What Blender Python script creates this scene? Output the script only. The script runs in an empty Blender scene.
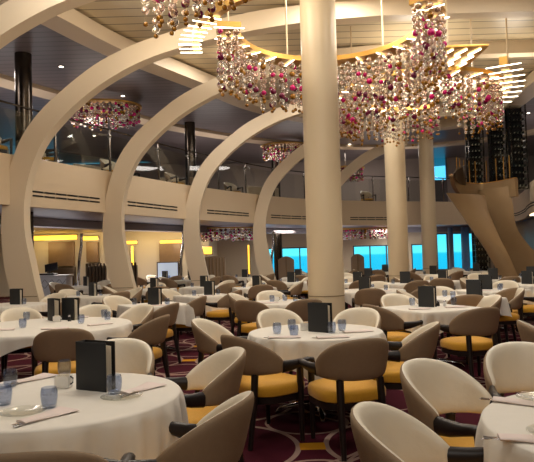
import bpy, bmesh, math, random
from mathutils import Vector, Matrix
random.seed(11)
S = bpy.context.scene
COL = S.collection
PI = math.pi
R_ = math.radians

# ------------------------------------------------------------------ camera
F_PX, PITCH, ROLL, EYE = 600.0, 0.0407, 0.027, 1.5
cp, sp, ca, sa = math.cos(PITCH), math.sin(PITCH), math.cos(ROLL), math.sin(ROLL)
R0, U0, FW = Vector((1, 0, 0)), Vector((0, -sp, cp)), Vector((0, cp, sp))
RT, UP = R0 * ca - U0 * sa, R0 * sa + U0 * ca
cam_d = bpy.data.cameras.new('camera')
cam_d.sensor_width = 36.0
cam_d.lens = F_PX / 534.0 * 36.0
cam_d.clip_end = 300
cam = bpy.data.objects.new('camera', cam_d)
COL.objects.link(cam)
cam.matrix_world = Matrix(((RT.x, UP.x, -FW.x, 0), (RT.y, UP.y, -FW.y, 0), (RT.z, UP.z, -FW.z, EYE), (0, 0, 0, 1)))
S.camera = cam


def at(x, y, Y):
    """world point seen at photo pixel (x, y), at the depth Y"""
    d = FW + RT * ((x - 267) / F_PX) + UP * ((231 - y) / F_PX)
    return Vector((0, 0, EYE)) + d * (Y / d.y)


# ------------------------------------------------------------------ world, light, exposure
S.view_settings.view_transform = 'Standard'
S.view_settings.look = 'None'
S.view_settings.gamma = 1.0
S.view_settings.use_curve_mapping = False
S.view_settings.exposure = 0.0
S.cycles.max_bounces = 8
S.cycles.transparent_max_bounces = 24
S.cycles.transmission_bounces = 8
S.cycles.caustics_reflective = False
S.cycles.caustics_refractive = False
S.cycles.sample_clamp_indirect = 4.0


def lin(c):
    return tuple(((v / 255.0) / 12.92 if v / 255.0 <= 0.04045 else ((v / 255.0 + 0.055) / 1.055) ** 2.4) for v in c) + (1.0,)


W = bpy.data.worlds.new('sea_sky')
S.world = W
W.use_nodes = True
wn, wl = W.node_tree.nodes, W.node_tree.links
wn.clear()
w_out = wn.new('ShaderNodeOutputWorld')
w_bg = wn.new('ShaderNodeBackground')
w_tc = wn.new('ShaderNodeTexCoord')
w_sep = wn.new('ShaderNodeSeparateXYZ')
w_rmp = wn.new('ShaderNodeValToRGB')
w_map = wn.new('ShaderNodeMapRange')
w_map.inputs[1].default_value = -0.06
w_map.inputs[2].default_value = 0.3
wl.new(w_tc.outputs['Generated'], w_sep.inputs[0])
wl.new(w_sep.outputs['Z'], w_map.inputs[0])
wl.new(w_map.outputs[0], w_rmp.inputs[0])
e = w_rmp.color_ramp.elements
e[0].position, e[0].color = 0.0, lin((20, 150, 190))
e[1].position, e[1].color = 1.0, lin((130, 190, 240))
for p_, c_ in ((0.155, (30, 170, 205)), (0.165, (90, 215, 230)), (0.3, (60, 190, 235))):
    n_ = e.new(p_)
    n_.color = lin(c_)
wl.new(w_rmp.outputs[0], w_bg.inputs[0])
w_bg.inputs[1].default_value = 2.0
wl.new(w_bg.outputs[0], w_out.inputs[0])

WARM = (1.0, 0.94, 0.86)


def area(loc, size, energy, color=WARM, rot=(0, 0, 0), size_y=None, spread=PI):
    d = bpy.data.lights.new('added_area_light', 'AREA')  # shared by all added area lights; the ceiling has no such panels
    d.energy, d.color, d.size = energy, color, size
    d.spread = spread
    if size_y:
        d.shape, d.size_y = 'RECTANGLE', size_y
    o = bpy.data.objects.new('added_area_light', d)
    COL.objects.link(o)
    o.location, o.rotation_euler = loc, rot
    return o


# downward area lights added under the atrium ceiling, without fixtures
for (lx, ly, le) in ((-2.2, 2.5, 50), (2.6, 2.0, 50), (0.3, 6.2, 75), (4.0, 7.0, 75), (-2.5, 8.5, 80), (1.5, 11.5, 85),
                     (4.9, 10.4, 85), (2.5, 17.0, 110), (6.0, 19.0, 110), (-1.0, 15.5, 90)):
    area((lx, ly, 6.83), 1.2, le)
# fill light added behind the camera for the surfaces facing it
area((0.0, -4.5, 5.6), 7.0, 130, WARM, (R_(68), 0, 0), 2.2)
# light of the chandeliers
for (lx, ly, le) in ((0.1, 9.6, 44), (2.1, 10.9, 42), (3.75, 14.4, 110), (-1.9, 6.6, 120), (6.6, 15.5, 70), (4.5, 8.5, 55), (-1.6, 11.2, 60)):
    d = bpy.data.lights.new('chandelier_light', 'POINT')
    d.energy, d.color, d.shadow_soft_size = le, (1.0, 0.87, 0.70), 0.5
    o = bpy.data.objects.new('chandelier_light', d)
    COL.objects.link(o)
    o.location = (lx, ly, 5.75)
# yellow cove lamps washing the bar wall
for lx in (-9.6, -7.6, -5.2, -3.6):
    area((lx, 25.5, 2.3), 1.2, 9, (1.0, 0.72, 0.30), (R_(80), 0, 0), 0.3)
# downlights under the balcony and on the upper deck, plus unseen up-lights added to brighten both ceilings
for (lx, ly, le) in ((-7.5, 22, 150), (-3.5, 23.5, 150), (0.5, 27.5, 120), (6, 29, 120), (-9, 14, 90), (11, 22, 80)):
    area((lx, ly, 2.6), 1.5, le, (1.0, 0.90, 0.80))
for (lx, ly, le) in ((-7.0, 18, 20), (-4.5, 22.5, 20), (-1.0, 25.5, 20), (3.0, 28, 20), (7.0, 29, 16)):
    area((lx, ly, 1.9), 2.5, le, (0.95, 0.95, 1.0), (PI, 0, 0))
for (lx, ly, le) in ((-8.5, 12, 80), (-7.5, 16, 90), (-6, 20, 100), (-3, 24.5, 100), (0, 28, 100), (5, 29.5, 80), (11, 25, 50), (11.5, 19, 45)):
    area((lx, ly, 6.5), 1.5, le, (1.0, 0.89, 0.82))
for (lx, ly, le) in ((-8.5, 13, 26), (-7.5, 17, 30), (-5.5, 21, 30), (-2.5, 25, 30), (1.5, 28.5, 34), (6, 29.5, 30), (11, 23, 26)):
    area((lx, ly, 4.6), 2.2, le, (1.0, 0.89, 0.84), (PI, 0, 0))

# ------------------------------------------------------------------ materials
M = {}


def mat(name, rgb, rough=0.5, metal=0.0, spec=0.5, trans=0.0, alpha=1.0, emit=None, estr=0.0, ior=1.45,
        noise=None, bump=None, sheen=0.0, coat=0.0):
    m = bpy.data.materials.new(name)
    m.use_nodes = True
    nt = m.node_tree
    b = nt.nodes['Principled BSDF']
    b.inputs['Base Color'].default_value = lin(rgb)
    b.inputs['Roughness'].default_value = rough
    b.inputs['Metallic'].default_value = metal
    b.inputs['Specular IOR Level'].default_value = spec
    b.inputs['Transmission Weight'].default_value = trans
    b.inputs['Alpha'].default_value = alpha
    b.inputs['IOR'].default_value = ior
    b.inputs['Sheen Weight'].default_value = sheen
    b.inputs['Coat Weight'].default_value = coat
    if emit:
        b.inputs['Emission Color'].default_value = lin(emit)
        b.inputs['Emission Strength'].default_value = estr
    if noise or bump:
        tc = nt.nodes.new('ShaderNodeTexCoord')
        nz = nt.nodes.new('ShaderNodeTexNoise')
        nz.inputs['Scale'].default_value = (noise or bump)[0]
        nz.inputs['Detail'].default_value = 4
        nt.links.new(tc.outputs['Object'], nz.inputs['Vector'])
        if noise:
            mx = nt.nodes.new('ShaderNodeMixRGB')
            a, bb = noise[1], noise[2]
            mx.inputs[1].default_value = lin(a)
            mx.inputs[2].default_value = lin(bb)
            nt.links.new(nz.outputs[0], mx.inputs[0])
            nt.links.new(mx.outputs[0], b.inputs['Base Color'])
        if bump:
            nz2 = nt.nodes.new('ShaderNodeTexNoise')
            nz2.inputs['Scale'].default_value = bump[0]
            nz2.inputs['Detail'].default_value = 3
            nt.links.new(tc.outputs['Object'], nz2.inputs['Vector'])
            bp = nt.nodes.new('ShaderNodeBump')
            bp.inputs['Strength'].default_value = bump[1]
            bp.inputs['Distance'].default_value = 0.02
            nt.links.new(nz2.outputs[0], bp.inputs['Height'])
            nt.links.new(bp.outputs[0], b.inputs['Normal'])
    M[name] = m
    return m


mat('cream_paint', (230, 212, 184), 0.45, noise=(1.5, (227, 209, 180), (233, 215, 188)))
mat('column_paint', (226, 206, 170), 0.32, noise=(1.2, (222, 201, 165), (229, 209, 174)))
mat('fascia_paint', (220, 199, 168), 0.5, noise=(1.2, (217, 196, 165), (223, 202, 172)))
mat('seam', (150, 128, 96), 0.6)
mat('leather', (232, 222, 200), 0.34, noise=(7, (228, 217, 194), (236, 226, 205)), bump=(26, 0.12))
mat('taupe_fabric', (152, 128, 100), 0.62, noise=(40, (147, 123, 95), (158, 134, 106)), bump=(220, 0.15))
mat('mustard', (208, 152, 30), 0.75, noise=(60, (201, 144, 24), (216, 160, 38)), bump=(260, 0.2), sheen=0.2)
mat('dark_wood', (30, 22, 20), 0.38, noise=(18, (24, 17, 15), (38, 28, 25)))
mat('linen', (226, 220, 208), 0.85, noise=(14, (222, 216, 203), (230, 224, 213)), bump=(300, 0.12))
mat('napkin_linen', (228, 212, 204), 0.85, bump=(300, 0.15))
mat('chrome', (200, 200, 205), 0.15, 1.0)
mat('steel', (150, 145, 138), 0.22, 1.0)
mat('dark_steel', (70, 64, 58), 0.2, 1.0, noise=(3, (60, 54, 50), (90, 82, 74)))
mat('gold', (214, 164, 84), 0.28, 1.0)
mat('gold_leaf', (204, 160, 84), 0.42, 0.9, noise=(5, (190, 146, 72), (218, 174, 98)))
mat('bronze', (146, 118, 84), 0.42, 0.2, noise=(3, (143, 117, 84), (157, 131, 96)))
mat('dark_bronze', (74, 58, 40), 0.4, 0.6)
mat('menu_cover', (44, 45, 46), 0.55, bump=(300, 0.2))
mat('menu_black', (16, 15, 15), 0.45)
mat('paper', (232, 222, 202), 0.8)
mat('ceramic', (240, 236, 228), 0.25)
mat('pepper', (30, 24, 20), 0.3)
mat('salt', (232, 230, 226), 0.35)
mat('wine_bottle', (38, 44, 42), 0.1)
mat('bottle_label', (214, 204, 180), 0.7)
mat('black_plastic', (20, 20, 22), 0.35)
mat('screen_blue', (190, 200, 214), 0.3, emit=(205, 216, 232), estr=0.55)
mat('rod_glow', (255, 244, 220), 0.4, emit=(255, 240, 208), estr=10.0)
mat('cove_glow', (255, 220, 120), 0.4, emit=(250, 186, 58), estr=1.8)
mat('slot_glow', (255, 240, 210), 0.4, emit=(255, 232, 190), estr=2.5)
mat('down_glow', (255, 245, 230), 0.4, emit=(255, 240, 220), estr=7.0)
mat('grille_black', (18, 15, 13), 0.7)
mat('grey_metal_ceiling', (160, 154, 158), 0.35, 0.15)
mat('wall_grey', (112, 104, 104), 0.6)
mat('wall_cream', (220, 206, 180), 0.6)
mat('wall_deck', (168, 154, 144), 0.6)
mat('panel_brown', (132, 104, 72), 0.4, noise=(6, (122, 96, 66), (142, 114, 80)))
mat('fluted_brown', (150, 128, 104), 0.5)
mat('counter_white', (222, 228, 236), 0.35)
mat('counter_line', (120, 128, 142), 0.4)
mat('window_frame', (96, 100, 108), 0.4, 0.3)
mat('curtain', (190, 212, 240), 0.85, trans=0.5)
mat('deck_sofa', (176, 162, 138), 0.8)
mat('bead_magenta', (222, 24, 116), 0.08, spec=0.6, trans=0.15, coat=0.3)
mat('bead_plum', (120, 20, 62), 0.08, spec=0.6, trans=0.15, coat=0.3)
mat('bead_amber', (176, 122, 40), 0.12, spec=0.7, trans=0.4, metal=0.2)
mat('bead_blush', (250, 222, 206), 0.08, spec=0.8, trans=0.72, ior=1.33)
mat('bead_clear', (252, 246, 236), 0.05, spec=0.9, trans=0.86, ior=1.33)
mat('wire', (150, 120, 70), 0.4, 0.8)


def glass_sheet(name, rgb, t, rough=0.02):
    m = bpy.data.materials.new(name)
    m.use_nodes = True
    nt = m.node_tree
    nt.nodes.clear()
    o = nt.nodes.new('ShaderNodeOutputMaterial')
    mx = nt.nodes.new('ShaderNodeMixShader')
    tr = nt.nodes.new('ShaderNodeBsdfTransparent')
    gl = nt.nodes.new('ShaderNodeBsdfGlossy')
    fr = nt.nodes.new('ShaderNodeLayerWeight')
    pw = nt.nodes.new('ShaderNodeMath')
    pw.operation = 'POWER'
    pw.inputs[1].default_value = 4.0
    ad = nt.nodes.new('ShaderNodeMath')
    ad.operation = 'MULTIPLY_ADD'
    ad.inputs[1].default_value = 0.55
    ad.inputs[2].default_value = t + 0.03
    ad.use_clamp = True
    tr.inputs[0].default_value = lin(rgb)
    gl.inputs[0].default_value = (0.9, 0.9, 0.9, 1)
    gl.inputs['Roughness'].default_value = rough
    nt.links.new(fr.outputs['Facing'], pw.inputs[0])
    nt.links.new(pw.outputs[0], ad.inputs[0])
    nt.links.new(ad.outputs[0], mx.inputs[0])
    nt.links.new(tr.outputs[0], mx.inputs[1])
    nt.links.new(gl.outputs[0], mx.inputs[2])
    nt.links.new(mx.outputs[0], o.inputs[0])
    M[name] = m


glass_sheet('rail_glass', (244, 246, 244), 0.01)
glass_sheet('window_glass', (240, 248, 250), 0.0)
glass_sheet('tumbler_glass', (228, 233, 243), 0.05, 0.04)
glass_sheet('plate_glass', (250, 250, 247), 0.0, 0.08)


def nodes_mat(name, rough=0.6, spec=0.4):
    m = bpy.data.materials.new(name)
    m.use_nodes = True
    b = m.node_tree.nodes['Principled BSDF']
    b.inputs['Roughness'].default_value = rough
    b.inputs['Specular IOR Level'].default_value = spec
    M[name] = m
    return m, m.node_tree, b


# carpet: plum ground with interlaced pale rings and small mustard blocks
m, nt, b = nodes_mat('carpet', 0.95, 0.1)
L = nt.links
tc = nt.nodes.new('ShaderNodeTexCoord')


def vm(op, a, v=None):
    n = nt.nodes.new('ShaderNodeVectorMath')
    n.operation = op
    L.new(a, n.inputs[0])
    if v is not None:
        n.inputs[1].default_value = v
    return n


def mt(op, a, v=None, v2=None, clamp=False):
    n = nt.nodes.new('ShaderNodeMath')
    n.operation = op
    n.use_clamp = clamp
    for i, q in enumerate((a, v, v2)):
        if q is None:
            continue
        if isinstance(q, (int, float)):
            n.inputs[i].default_value = q
        else:
            L.new(q, n.inputs[i])
    return n.outputs[0]


def cell(period, off):
    a = vm('ADD', tc.outputs['Object'], (off[0], off[1], 0))
    d = vm('DIVIDE', a.outputs[0], (period[0], period[1], 1))
    f = vm('FRACTION', d.outputs[0])
    s = vm('SUBTRACT', f.outputs[0], (0.5, 0.5, 0))
    p = vm('MULTIPLY', s.outputs[0], (period[0], period[1], 0))
    return p


def ring(period, off, rad, w):
    p = cell(period, off)
    ln = nt.nodes.new('ShaderNodeVectorMath')
    ln.operation = 'LENGTH'
    L.new(p.outputs[0], ln.inputs[0])
    d = mt('ABSOLUTE', mt('SUBTRACT', ln.outputs['Value'], rad))
    return mt('SUBTRACT', 1.0, mt('GREATER_THAN', d, w))


per = (1.5, 1.36)
o0 = (2.69, 0.00)
rings = [ring(per, o0, 0.64, 0.022), ring(per, (o0[0] + 0.75, o0[1] + 0.68), 0.36, 0.016),
         ring((3.0, 2.72), (o0[0] + 0.4, o0[1] + 0.5), 1.18, 0.018), ring((3.0, 2.72), (o0[0] + 1.9, o0[1] + 1.6), 0.95, 0.015),
         ring((2.25, 2.04), (0.1, 0.9), 0.52, 0.014)]
acc = rings[0]
for r in rings[1:]:
    acc = mt('MAXIMUM', acc, r)
pc = cell(per, (o0[0] + 0.75, o0[1]))
sx = nt.nodes.new('ShaderNodeSeparateXYZ')
L.new(pc.outputs[0], sx.inputs[0])
blk = mt('MULTIPLY', mt('LESS_THAN', mt('ABSOLUTE', sx.outputs[0]), 0.10), mt('LESS_THAN', mt('ABSOLUTE', sx.outputs[1]), 0.085))
nz = nt.nodes.new('ShaderNodeTexNoise')
nz.inputs['Scale'].default_value = 90
L.new(tc.outputs['Object'], nz.inputs['Vector'])
base = nt.nodes.new('ShaderNodeMixRGB')
base.inputs[1].default_value = lin((62, 18, 28))
base.inputs[2].default_value = lin((78, 25, 38))
L.new(nz.outputs[0], base.inputs[0])
m1 = nt.nodes.new('ShaderNodeMixRGB')
L.new(acc, m1.inputs[0])
L.new(base.outputs[0], m1.inputs[1])
m1.inputs[2].default_value = lin((158, 132, 120))
m2 = nt.nodes.new('ShaderNodeMixRGB')
L.new(blk, m2.inputs[0])
L.new(m1.outputs[0], m2.inputs[1])
m2.inputs[2].default_value = lin((200, 140, 34))
L.new(m2.outputs[0], b.inputs['Base Color'])


def plank_mat(name, c1, c2, line, period, w, rough):
    m, ntp, b = nodes_mat(name, rough, 0.5)
    Lk = ntp.links
    t = ntp.nodes.new('ShaderNodeTexCoord')
    sep = ntp.nodes.new('ShaderNodeSeparateXYZ')
    Lk.new(t.outputs['Object'], sep.inputs[0])
    dv = ntp.nodes.new('ShaderNodeMath'); dv.operation = 'DIVIDE'; dv.inputs[1].default_value = period
    Lk.new(sep.outputs['Y'], dv.inputs[0])
    fr = ntp.nodes.new('ShaderNodeMath'); fr.operation = 'FRACT'
    Lk.new(dv.outputs[0], fr.inputs[0])
    lt = ntp.nodes.new('ShaderNodeMath'); lt.operation = 'LESS_THAN'; lt.inputs[1].default_value = w
    Lk.new(fr.outputs[0], lt.inputs[0])
    fl = ntp.nodes.new('ShaderNodeMath'); fl.operation = 'FLOOR'
    Lk.new(dv.outputs[0], fl.inputs[0])
    wn_ = ntp.nodes.new('ShaderNodeTexWhiteNoise'); wn_.noise_dimensions = '1D'
    Lk.new(fl.outputs[0], wn_.inputs['W'])
    a = ntp.nodes.new('ShaderNodeMixRGB')
    a.inputs[1].default_value, a.inputs[2].default_value = lin(c1), lin(c2)
    Lk.new(wn_.outputs['Value'], a.inputs[0])
    c = ntp.nodes.new('ShaderNodeMixRGB')
    Lk.new(lt.outputs[0], c.inputs[0])
    Lk.new(a.outputs[0], c.inputs[1])
    c.inputs[2].default_value = lin(line)
    Lk.new(c.outputs[0], b.inputs['Base Color'])


plank_mat('ceiling_planks', (206, 190, 158), (222, 206, 172), (120, 104, 80), 0.42, 0.09, 0.35)
plank_mat('deck_ceiling_planks', (112, 102, 102), (122, 112, 112), (70, 62, 64), 0.30, 0.10, 0.35)


# ------------------------------------------------------------------ mesh helpers
class MB:
    def __init__(s):
        s.v, s.f, s.mi, s.sm = [], [], [], []

    def add(s, vs, fs, mi=0, smooth=True):
        n = len(s.v)
        s.v += [tuple(q) for q in vs]
        for f in fs:
            s.f.append([n + i for i in f])
            s.mi.append(mi)
            s.sm.append(smooth)
        return s

    def box(s, c, size, bev=0.0, rz=0.0, mi=0, mtx=None):
        x, y, z = [q / 2 for q in size]
        bm = bmesh.new()
        bmesh.ops.create_cube(bm, size=1.0)
        bmesh.ops.scale(bm, vec=(2 * x, 2 * y, 2 * z), verts=bm.verts)
        if bev > 0:
            bmesh.ops.bevel(bm, geom=bm.edges[:], offset=min(bev, x * .95, y * .95, z * .95), segments=2, profile=0.6, affect='EDGES')
        T = Matrix.Translation(Vector(c)) @ Matrix.Rotation(rz, 4, 'Z')
        if mtx is not None:
            T = Matrix.Translation(Vector(c)) @ mtx
        bmesh.ops.transform(bm, matrix=T, verts=bm.verts)
        bm.verts.index_update()
        s.add([v.co[:] for v in bm.verts], [[v.index for v in f.verts] for f in bm.faces], mi, bev > 0)
        bm.free()
        return s

    def loft(s, rings, closed=True, cap=True, mi=0, smooth=True):
        n = len(rings[0])
        vs = [p for r in rings for p in r]
        fs = []
        for i in range(len(rings) - 1):
            for j in range(n if closed else n - 1):
                k = (j + 1) % n
                fs.append([i * n + j, i * n + k, (i + 1) * n + k, (i + 1) * n + j])
        if cap and closed:
            fs.append(list(range(n))[::-1])
            fs.append([(len(rings) - 1) * n + j for j in range(n)])
        return s.add(vs, fs, mi, smooth)

    def tube(s, pts, r, n=8, mi=0):
        pts = [Vector(p) for p in pts]
        rings = []
        up = Vector((0, 0, 1))
        for i, p in enumerate(pts):
            d = (pts[min(i + 1, len(pts) - 1)] - pts[max(i - 1, 0)]).normalized()
            a = d.cross(up)
            if a.length < 0.05:
                a = d.cross(Vector((0, 1, 0)))
            a.normalize()
            bb = a.cross(d).normalized()
            rr = r[i] if isinstance(r, (list, tuple)) else r
            if isinstance(rr, (list, tuple)):
                ra, rb = rr
            else:
                ra = rb = rr
            rings.append([p + a * (ra * math.cos(2 * PI * j / n + PI / n)) + bb * (rb * math.sin(2 * PI * j / n + PI / n)) for j in range(n)])
        return s.loft(rings, True, True, mi)

    def lathe(s, prof, c=(0, 0, 0), n=20, mi=0):
        rings = [[(c[0] + r * math.cos(2 * PI * j / n), c[1] + r * math.sin(2 * PI * j / n), c[2] + z) for j in range(n)] for r, z in prof]
        return s.loft(rings, True, True, mi)

    def ball(s, c, r, mi=0, sub=2):
        bm = bmesh.new()
        bmesh.ops.create_icosphere(bm, subdivisions=sub, radius=r)
        s.add([(v.co.x + c[0], v.co.y + c[1], v.co.z + c[2]) for v in bm.verts], [[v.index for v in f.verts] for f in bm.faces], mi, True)
        bm.free()
        return s

    def mesh(s, name, mats, angle=40):
        me = bpy.data.meshes.new(name)
        me.from_pydata(s.v, [], s.f)
        for q in (mats if isinstance(mats, (list, tuple)) else [mats]):
            me.materials.append(M[q])
        me.polygons.foreach_set('material_index', s.mi)
        me.polygons.foreach_set('use_smooth', s.sm)
        me.update()
        bm = bmesh.new()
        bm.from_mesh(me)
        bmesh.ops.recalc_face_normals(bm, faces=bm.faces)
        bm.to_mesh(me)
        bm.free()
        me.set_sharp_from_angle(angle=R_(angle))
        return me

    def build(s, name, mats, parent=None, angle=40):
        return link(name, s.mesh(name, mats, angle), parent)


def link(name, me, parent=None, loc=None):
    o = bpy.data.objects.new(name, me)
    COL.objects.link(o)
    if parent:
        o.parent = parent
    if loc is not None:
        o.location = loc
    return o


LABELS = {}


def tag(o, label, cat, group=None, kind=None):
    o['label'], o['category'] = label, cat
    LABELS.setdefault(label, []).append((o, group))
    if group:
        o['group'] = group
    if kind:
        o['kind'] = kind
    return o


def thing(name, label, cat, loc=(0, 0, 0), rz=0.0, group=None):
    o = bpy.data.objects.new(name, None)
    o.empty_display_size = 0.1
    COL.objects.link(o)
    o.location, o.rotation_euler = loc, (0, 0, rz)
    return tag(o, label, cat, group)


def struct(o):
    o['kind'] = 'structure'
    return o


def dup(root, loc, rz, label, group=None):
    r = root.copy()
    COL.objects.link(r)
    r.location, r.rotation_euler = loc, (0, 0, rz)
    r['label'] = label
    LABELS.setdefault(label, []).append((r, group))
    if group:
        r['group'] = group
    for ch in KIDS[root]:
        c = ch.copy()
        COL.objects.link(c)
        c.parent = r
        for g in KIDS.get(ch, ()):
            d = g.copy()
            COL.objects.link(d)
            d.parent = c
    return r


KIDS = {}


def kids(root):
    """remember the part tree of a finished prototype"""
    KIDS[root] = [o for o in COL.objects if o.parent == root]
    for k in KIDS[root]:
        KIDS[k] = [o for o in COL.objects if o.parent == k]


def pin(path, k):
    """smooth polyline (Catmull-Rom), k samples per span"""
    P = [Vector(p) for p in path]
    P = [P[0] * 2 - P[1]] + P + [P[-1] * 2 - P[-2]]
    out = []
    for i in range(1, len(P) - 2):
        a, b_, c, d = P[i - 1], P[i], P[i + 1], P[i + 2]
        for j in range(k):
            t = j / k
            out.append(0.5 * ((2 * b_) + (c - a) * t + (2 * a - 5 * b_ + 4 * c - d) * t * t + (3 * b_ - a - 3 * c + d) * t ** 3))
    out.append(P[-2])
    return out


def normals(path):
    out = []
    for i in range(len(path)):
        d = path[min(i + 1, len(path) - 1)] - path[max(i - 1, 0)]
        d.z = 0
        d.normalize()
        out.append(Vector((-d.y, d.x, 0)))
    return out


def ribbon(mb, path, w0, w1, z0, z1, mi=0):
    """band following a path in plan: from offset w0 to w1 sideways, z0 to z1 in height"""
    nn = normals(path)
    rings = []
    for p, n in zip(path, nn):
        q = Vector((p.x, p.y, 0))
        rings.append([q + n * w0 + Vector((0, 0, z0)), q + n * w1 + Vector((0, 0, z0)), q + n * w1 + Vector((0, 0, z1)), q + n * w0 + Vector((0, 0, z1))])
    return mb.loft(rings, True, True, mi)


# ================================================================== large structure
CEIL = 6.85
struct(MB().box((0, 14, -0.05), (36, 44, 0.1)).build('floor', 'carpet'))
struct(MB().box((0, 14, CEIL + 0.1), (36, 44, 0.2)).build('ceiling', 'ceiling_planks'))
struct(MB().box((-16.1, 14, 3.4), (0.2, 44, 6.8)).build('wall_left', 'wall_grey'))
struct(MB().box((16.1, 14, 3.4), (0.2, 44, 6.8)).build('wall_right', 'wall_grey'))
struct(MB().box((0, -6.1, 3.4), (32, 0.2, 6.8)).build('wall_behind', 'wall_cream'))

# balcony line in plan
BAL = pin([(-7.6, 5, 0), (-6.9, 8, 0), (-6.2, 10.4, 0), (-5.25, 12.75, 0), (-3.95, 15.5, 0), (-2.35, 18.9, 0), (-0.25, 22.3, 0), (1.3, 24.2, 0), (3.2, 25.6, 0),
           (5.2, 26.6, 0), (7.4, 27.4, 0), (9.6, 28.2, 0), (10.9, 26.8, 0), (10.3, 24, 0), (9.5, 21.8, 0), (8.95, 20, 0), (8.75, 18, 0), (8.9, 14, 0), (9.6, 8, 0)], 5)
FB, FT = 2.70, 3.77
f_ = MB()
ribbon(f_, BAL, 0.0, 0.16, FB, FT)
fascia = struct(f_.build('wall_balcony_fascia', 'fascia_paint'))
# deck slab behind the fascia: floor of the upper deck, ceiling of the lower one
d_ = MB()
ribbon(d_, BAL, 0.17, 12.0, FB + 0.02, FT - 0.25)
struct(d_.build('ceiling_lower_deck', 'grey_metal_ceiling'))
# dropped bulkheads below the balcony
b_ = MB()
ribbon(b_, BAL, 2.6, 3.1, FB - 0.22, FB + 0.01)
struct(b_.build('trim_1', 'grey_metal_ceiling'))
# ceiling of the upper deck outside of the ring beam
RING = pin([(-6.4, 5, 0), (-5.6, 9, 0), (-4.3, 11.8, 0), (-3.35, 14.2, 0), (-1.5, 17.5, 0), (0.0, 20.2, 0), (2.4, 22.6, 0), (5.0, 24.0, 0), (7.4, 24.0, 0),
            (8.5, 21.8, 0), (8.2, 18, 0), (7.9, 14.5, 0), (8.2, 9, 0)], 5)
u_ = MB()
ribbon(u_, RING, 0.5, 12.5, 6.62, 6.75)
struct(u_.build('ceiling_upper_deck', 'deck_ceiling_planks'))
r_ = MB()
ribbon(r_, RING, -0.1, 0.5, 6.46, 6.8)
struct(r_.build('trim_2', 'cream_paint'))
# second ring beam further out over the deck
r_ = MB()
ribbon(r_, RING, 4.2, 4.9, 6.5, 6.66)
struct(r_.build('trim_3', 'fascia_paint'))


def vents(i0, i1, rows=(2.93, 3.02), n=6):
    mb = MB()
    for z in rows:
        for k in range(n):
            t0 = i0 + (i1 - i0) * (k + 0.04) / n
            t1 = i0 + (i1 - i0) * (k + 0.96) / n
            pts = []
            for q in range(4):
                t = t0 + (t1 - t0) * q / 3
                a = int(min(t, len(BAL) - 1.001))
                pts.append(BAL[a].lerp(BAL[a + 1], t - a))
            ribbon(mb, pts, -0.012, 0.03, z, z + 0.035)
    o = mb.build('vent_slots', 'grille_black', fascia)


# arched ribs
K = 0.955
OUT = [(0.0, 0.52), (0.45, 0.33), (0.88, 0.2), (1.41, 0.07), (2.3, 0.0), (3.2, 0.11), (4.1, 0.40), (4.75, 0.83), (5.3, 1.42), (5.8, 2.08), (6.15, 2.75), (6.42, 3.5),
       (6.7, 4.6), (6.95, 5.9), (7.08, 7.4)]
INN = [(0.0, 1.06), (0.45, 0.9), (0.86, 0.78), (1.4, 0.66), (2.28, 0.51), (3.17, 0.57), (4.07, 0.90), (4.72, 1.43), (5.25, 2.05), (5.66, 2.72), (5.96, 3.4), (6.25, 4.4),
       (6.50, 5.7), (6.66, 7.0), (6.74, 8.4)]


def prof(tab):
    return [(1.5 + (z - 1.5) * K if z > 1.5 else z, x * K) for z, x in tab]


RIBS = [(-6.35, 9.6, 9.0), (-5.55, 12.5, 8.2), (-4.17, 15.2, 8.0), (-2.6, 18.6, 8.0), (-0.52, 22.0, 7.8), (2.05, 25.0, 6.0)]
for i, (X0, Y0, X1) in enumerate(RIBS):
    # smooth both outlines and sweep a slab 0.34 m thick between them
    o_ = pin([(x, 0, z) for z, x in prof(OUT)], 4)
    n_ = pin([(x, 0, z) for z, x in prof(INN)], 4)
    rings = []
    for a, b_ in zip(o_, n_):
        ax, bx = min(X0 + a.x, X1), min(X0 + b_.x, X1)
        rings.append([(ax, Y0, a.z), (bx, Y0, b_.z), (bx, Y0 + 0.34, b_.z), (ax, Y0 + 0.34, a.z)])
    if X0 + n_[-1].x < X1:
        rings.append([(X1, Y0, 7.02), (X1, Y0, 6.52), (X1, Y0 + 0.34, 6.52), (X1, Y0 + 0.34, 7.02)])
    mb = MB()
    mb.loft(rings, True, True, 0)
    rib = struct(mb.build('arched_rib', 'cream_paint', None, 30))
    # plinth seam
    za = 0.78
    mb = MB()
    mb.box((X0 + 0.478, Y0 + 0.0, za), (0.535, 0.012, 0.014))
    mb.build('plinth_seam', 'seam', rib)

# round columns
for (cx, cy, cr) in ((1.0, 10.45, 0.315), (3.98, 18.3, 0.31), (6.75, 25.0, 0.31)):
    c = MB().lathe([(cr, 0.0), (cr, 6.84)], (cx, cy, 0), 40).build('column', 'column_paint')
    struct(c)
    MB().lathe([(cr + 0.004, 0.775), (cr + 0.004, 0.79)], (cx, cy, 0), 40).build('plinth_seam', 'seam', c)

# outer walls of the back
WB = 31.0


def wall_piece(name, x0, x1, z0, z1, y, m, th=0.15):
    return struct(MB().box(((x0 + x1) / 2, y, (z0 + z1) / 2), (x1 - x0, th, z1 - z0)).build(name, m))


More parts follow.
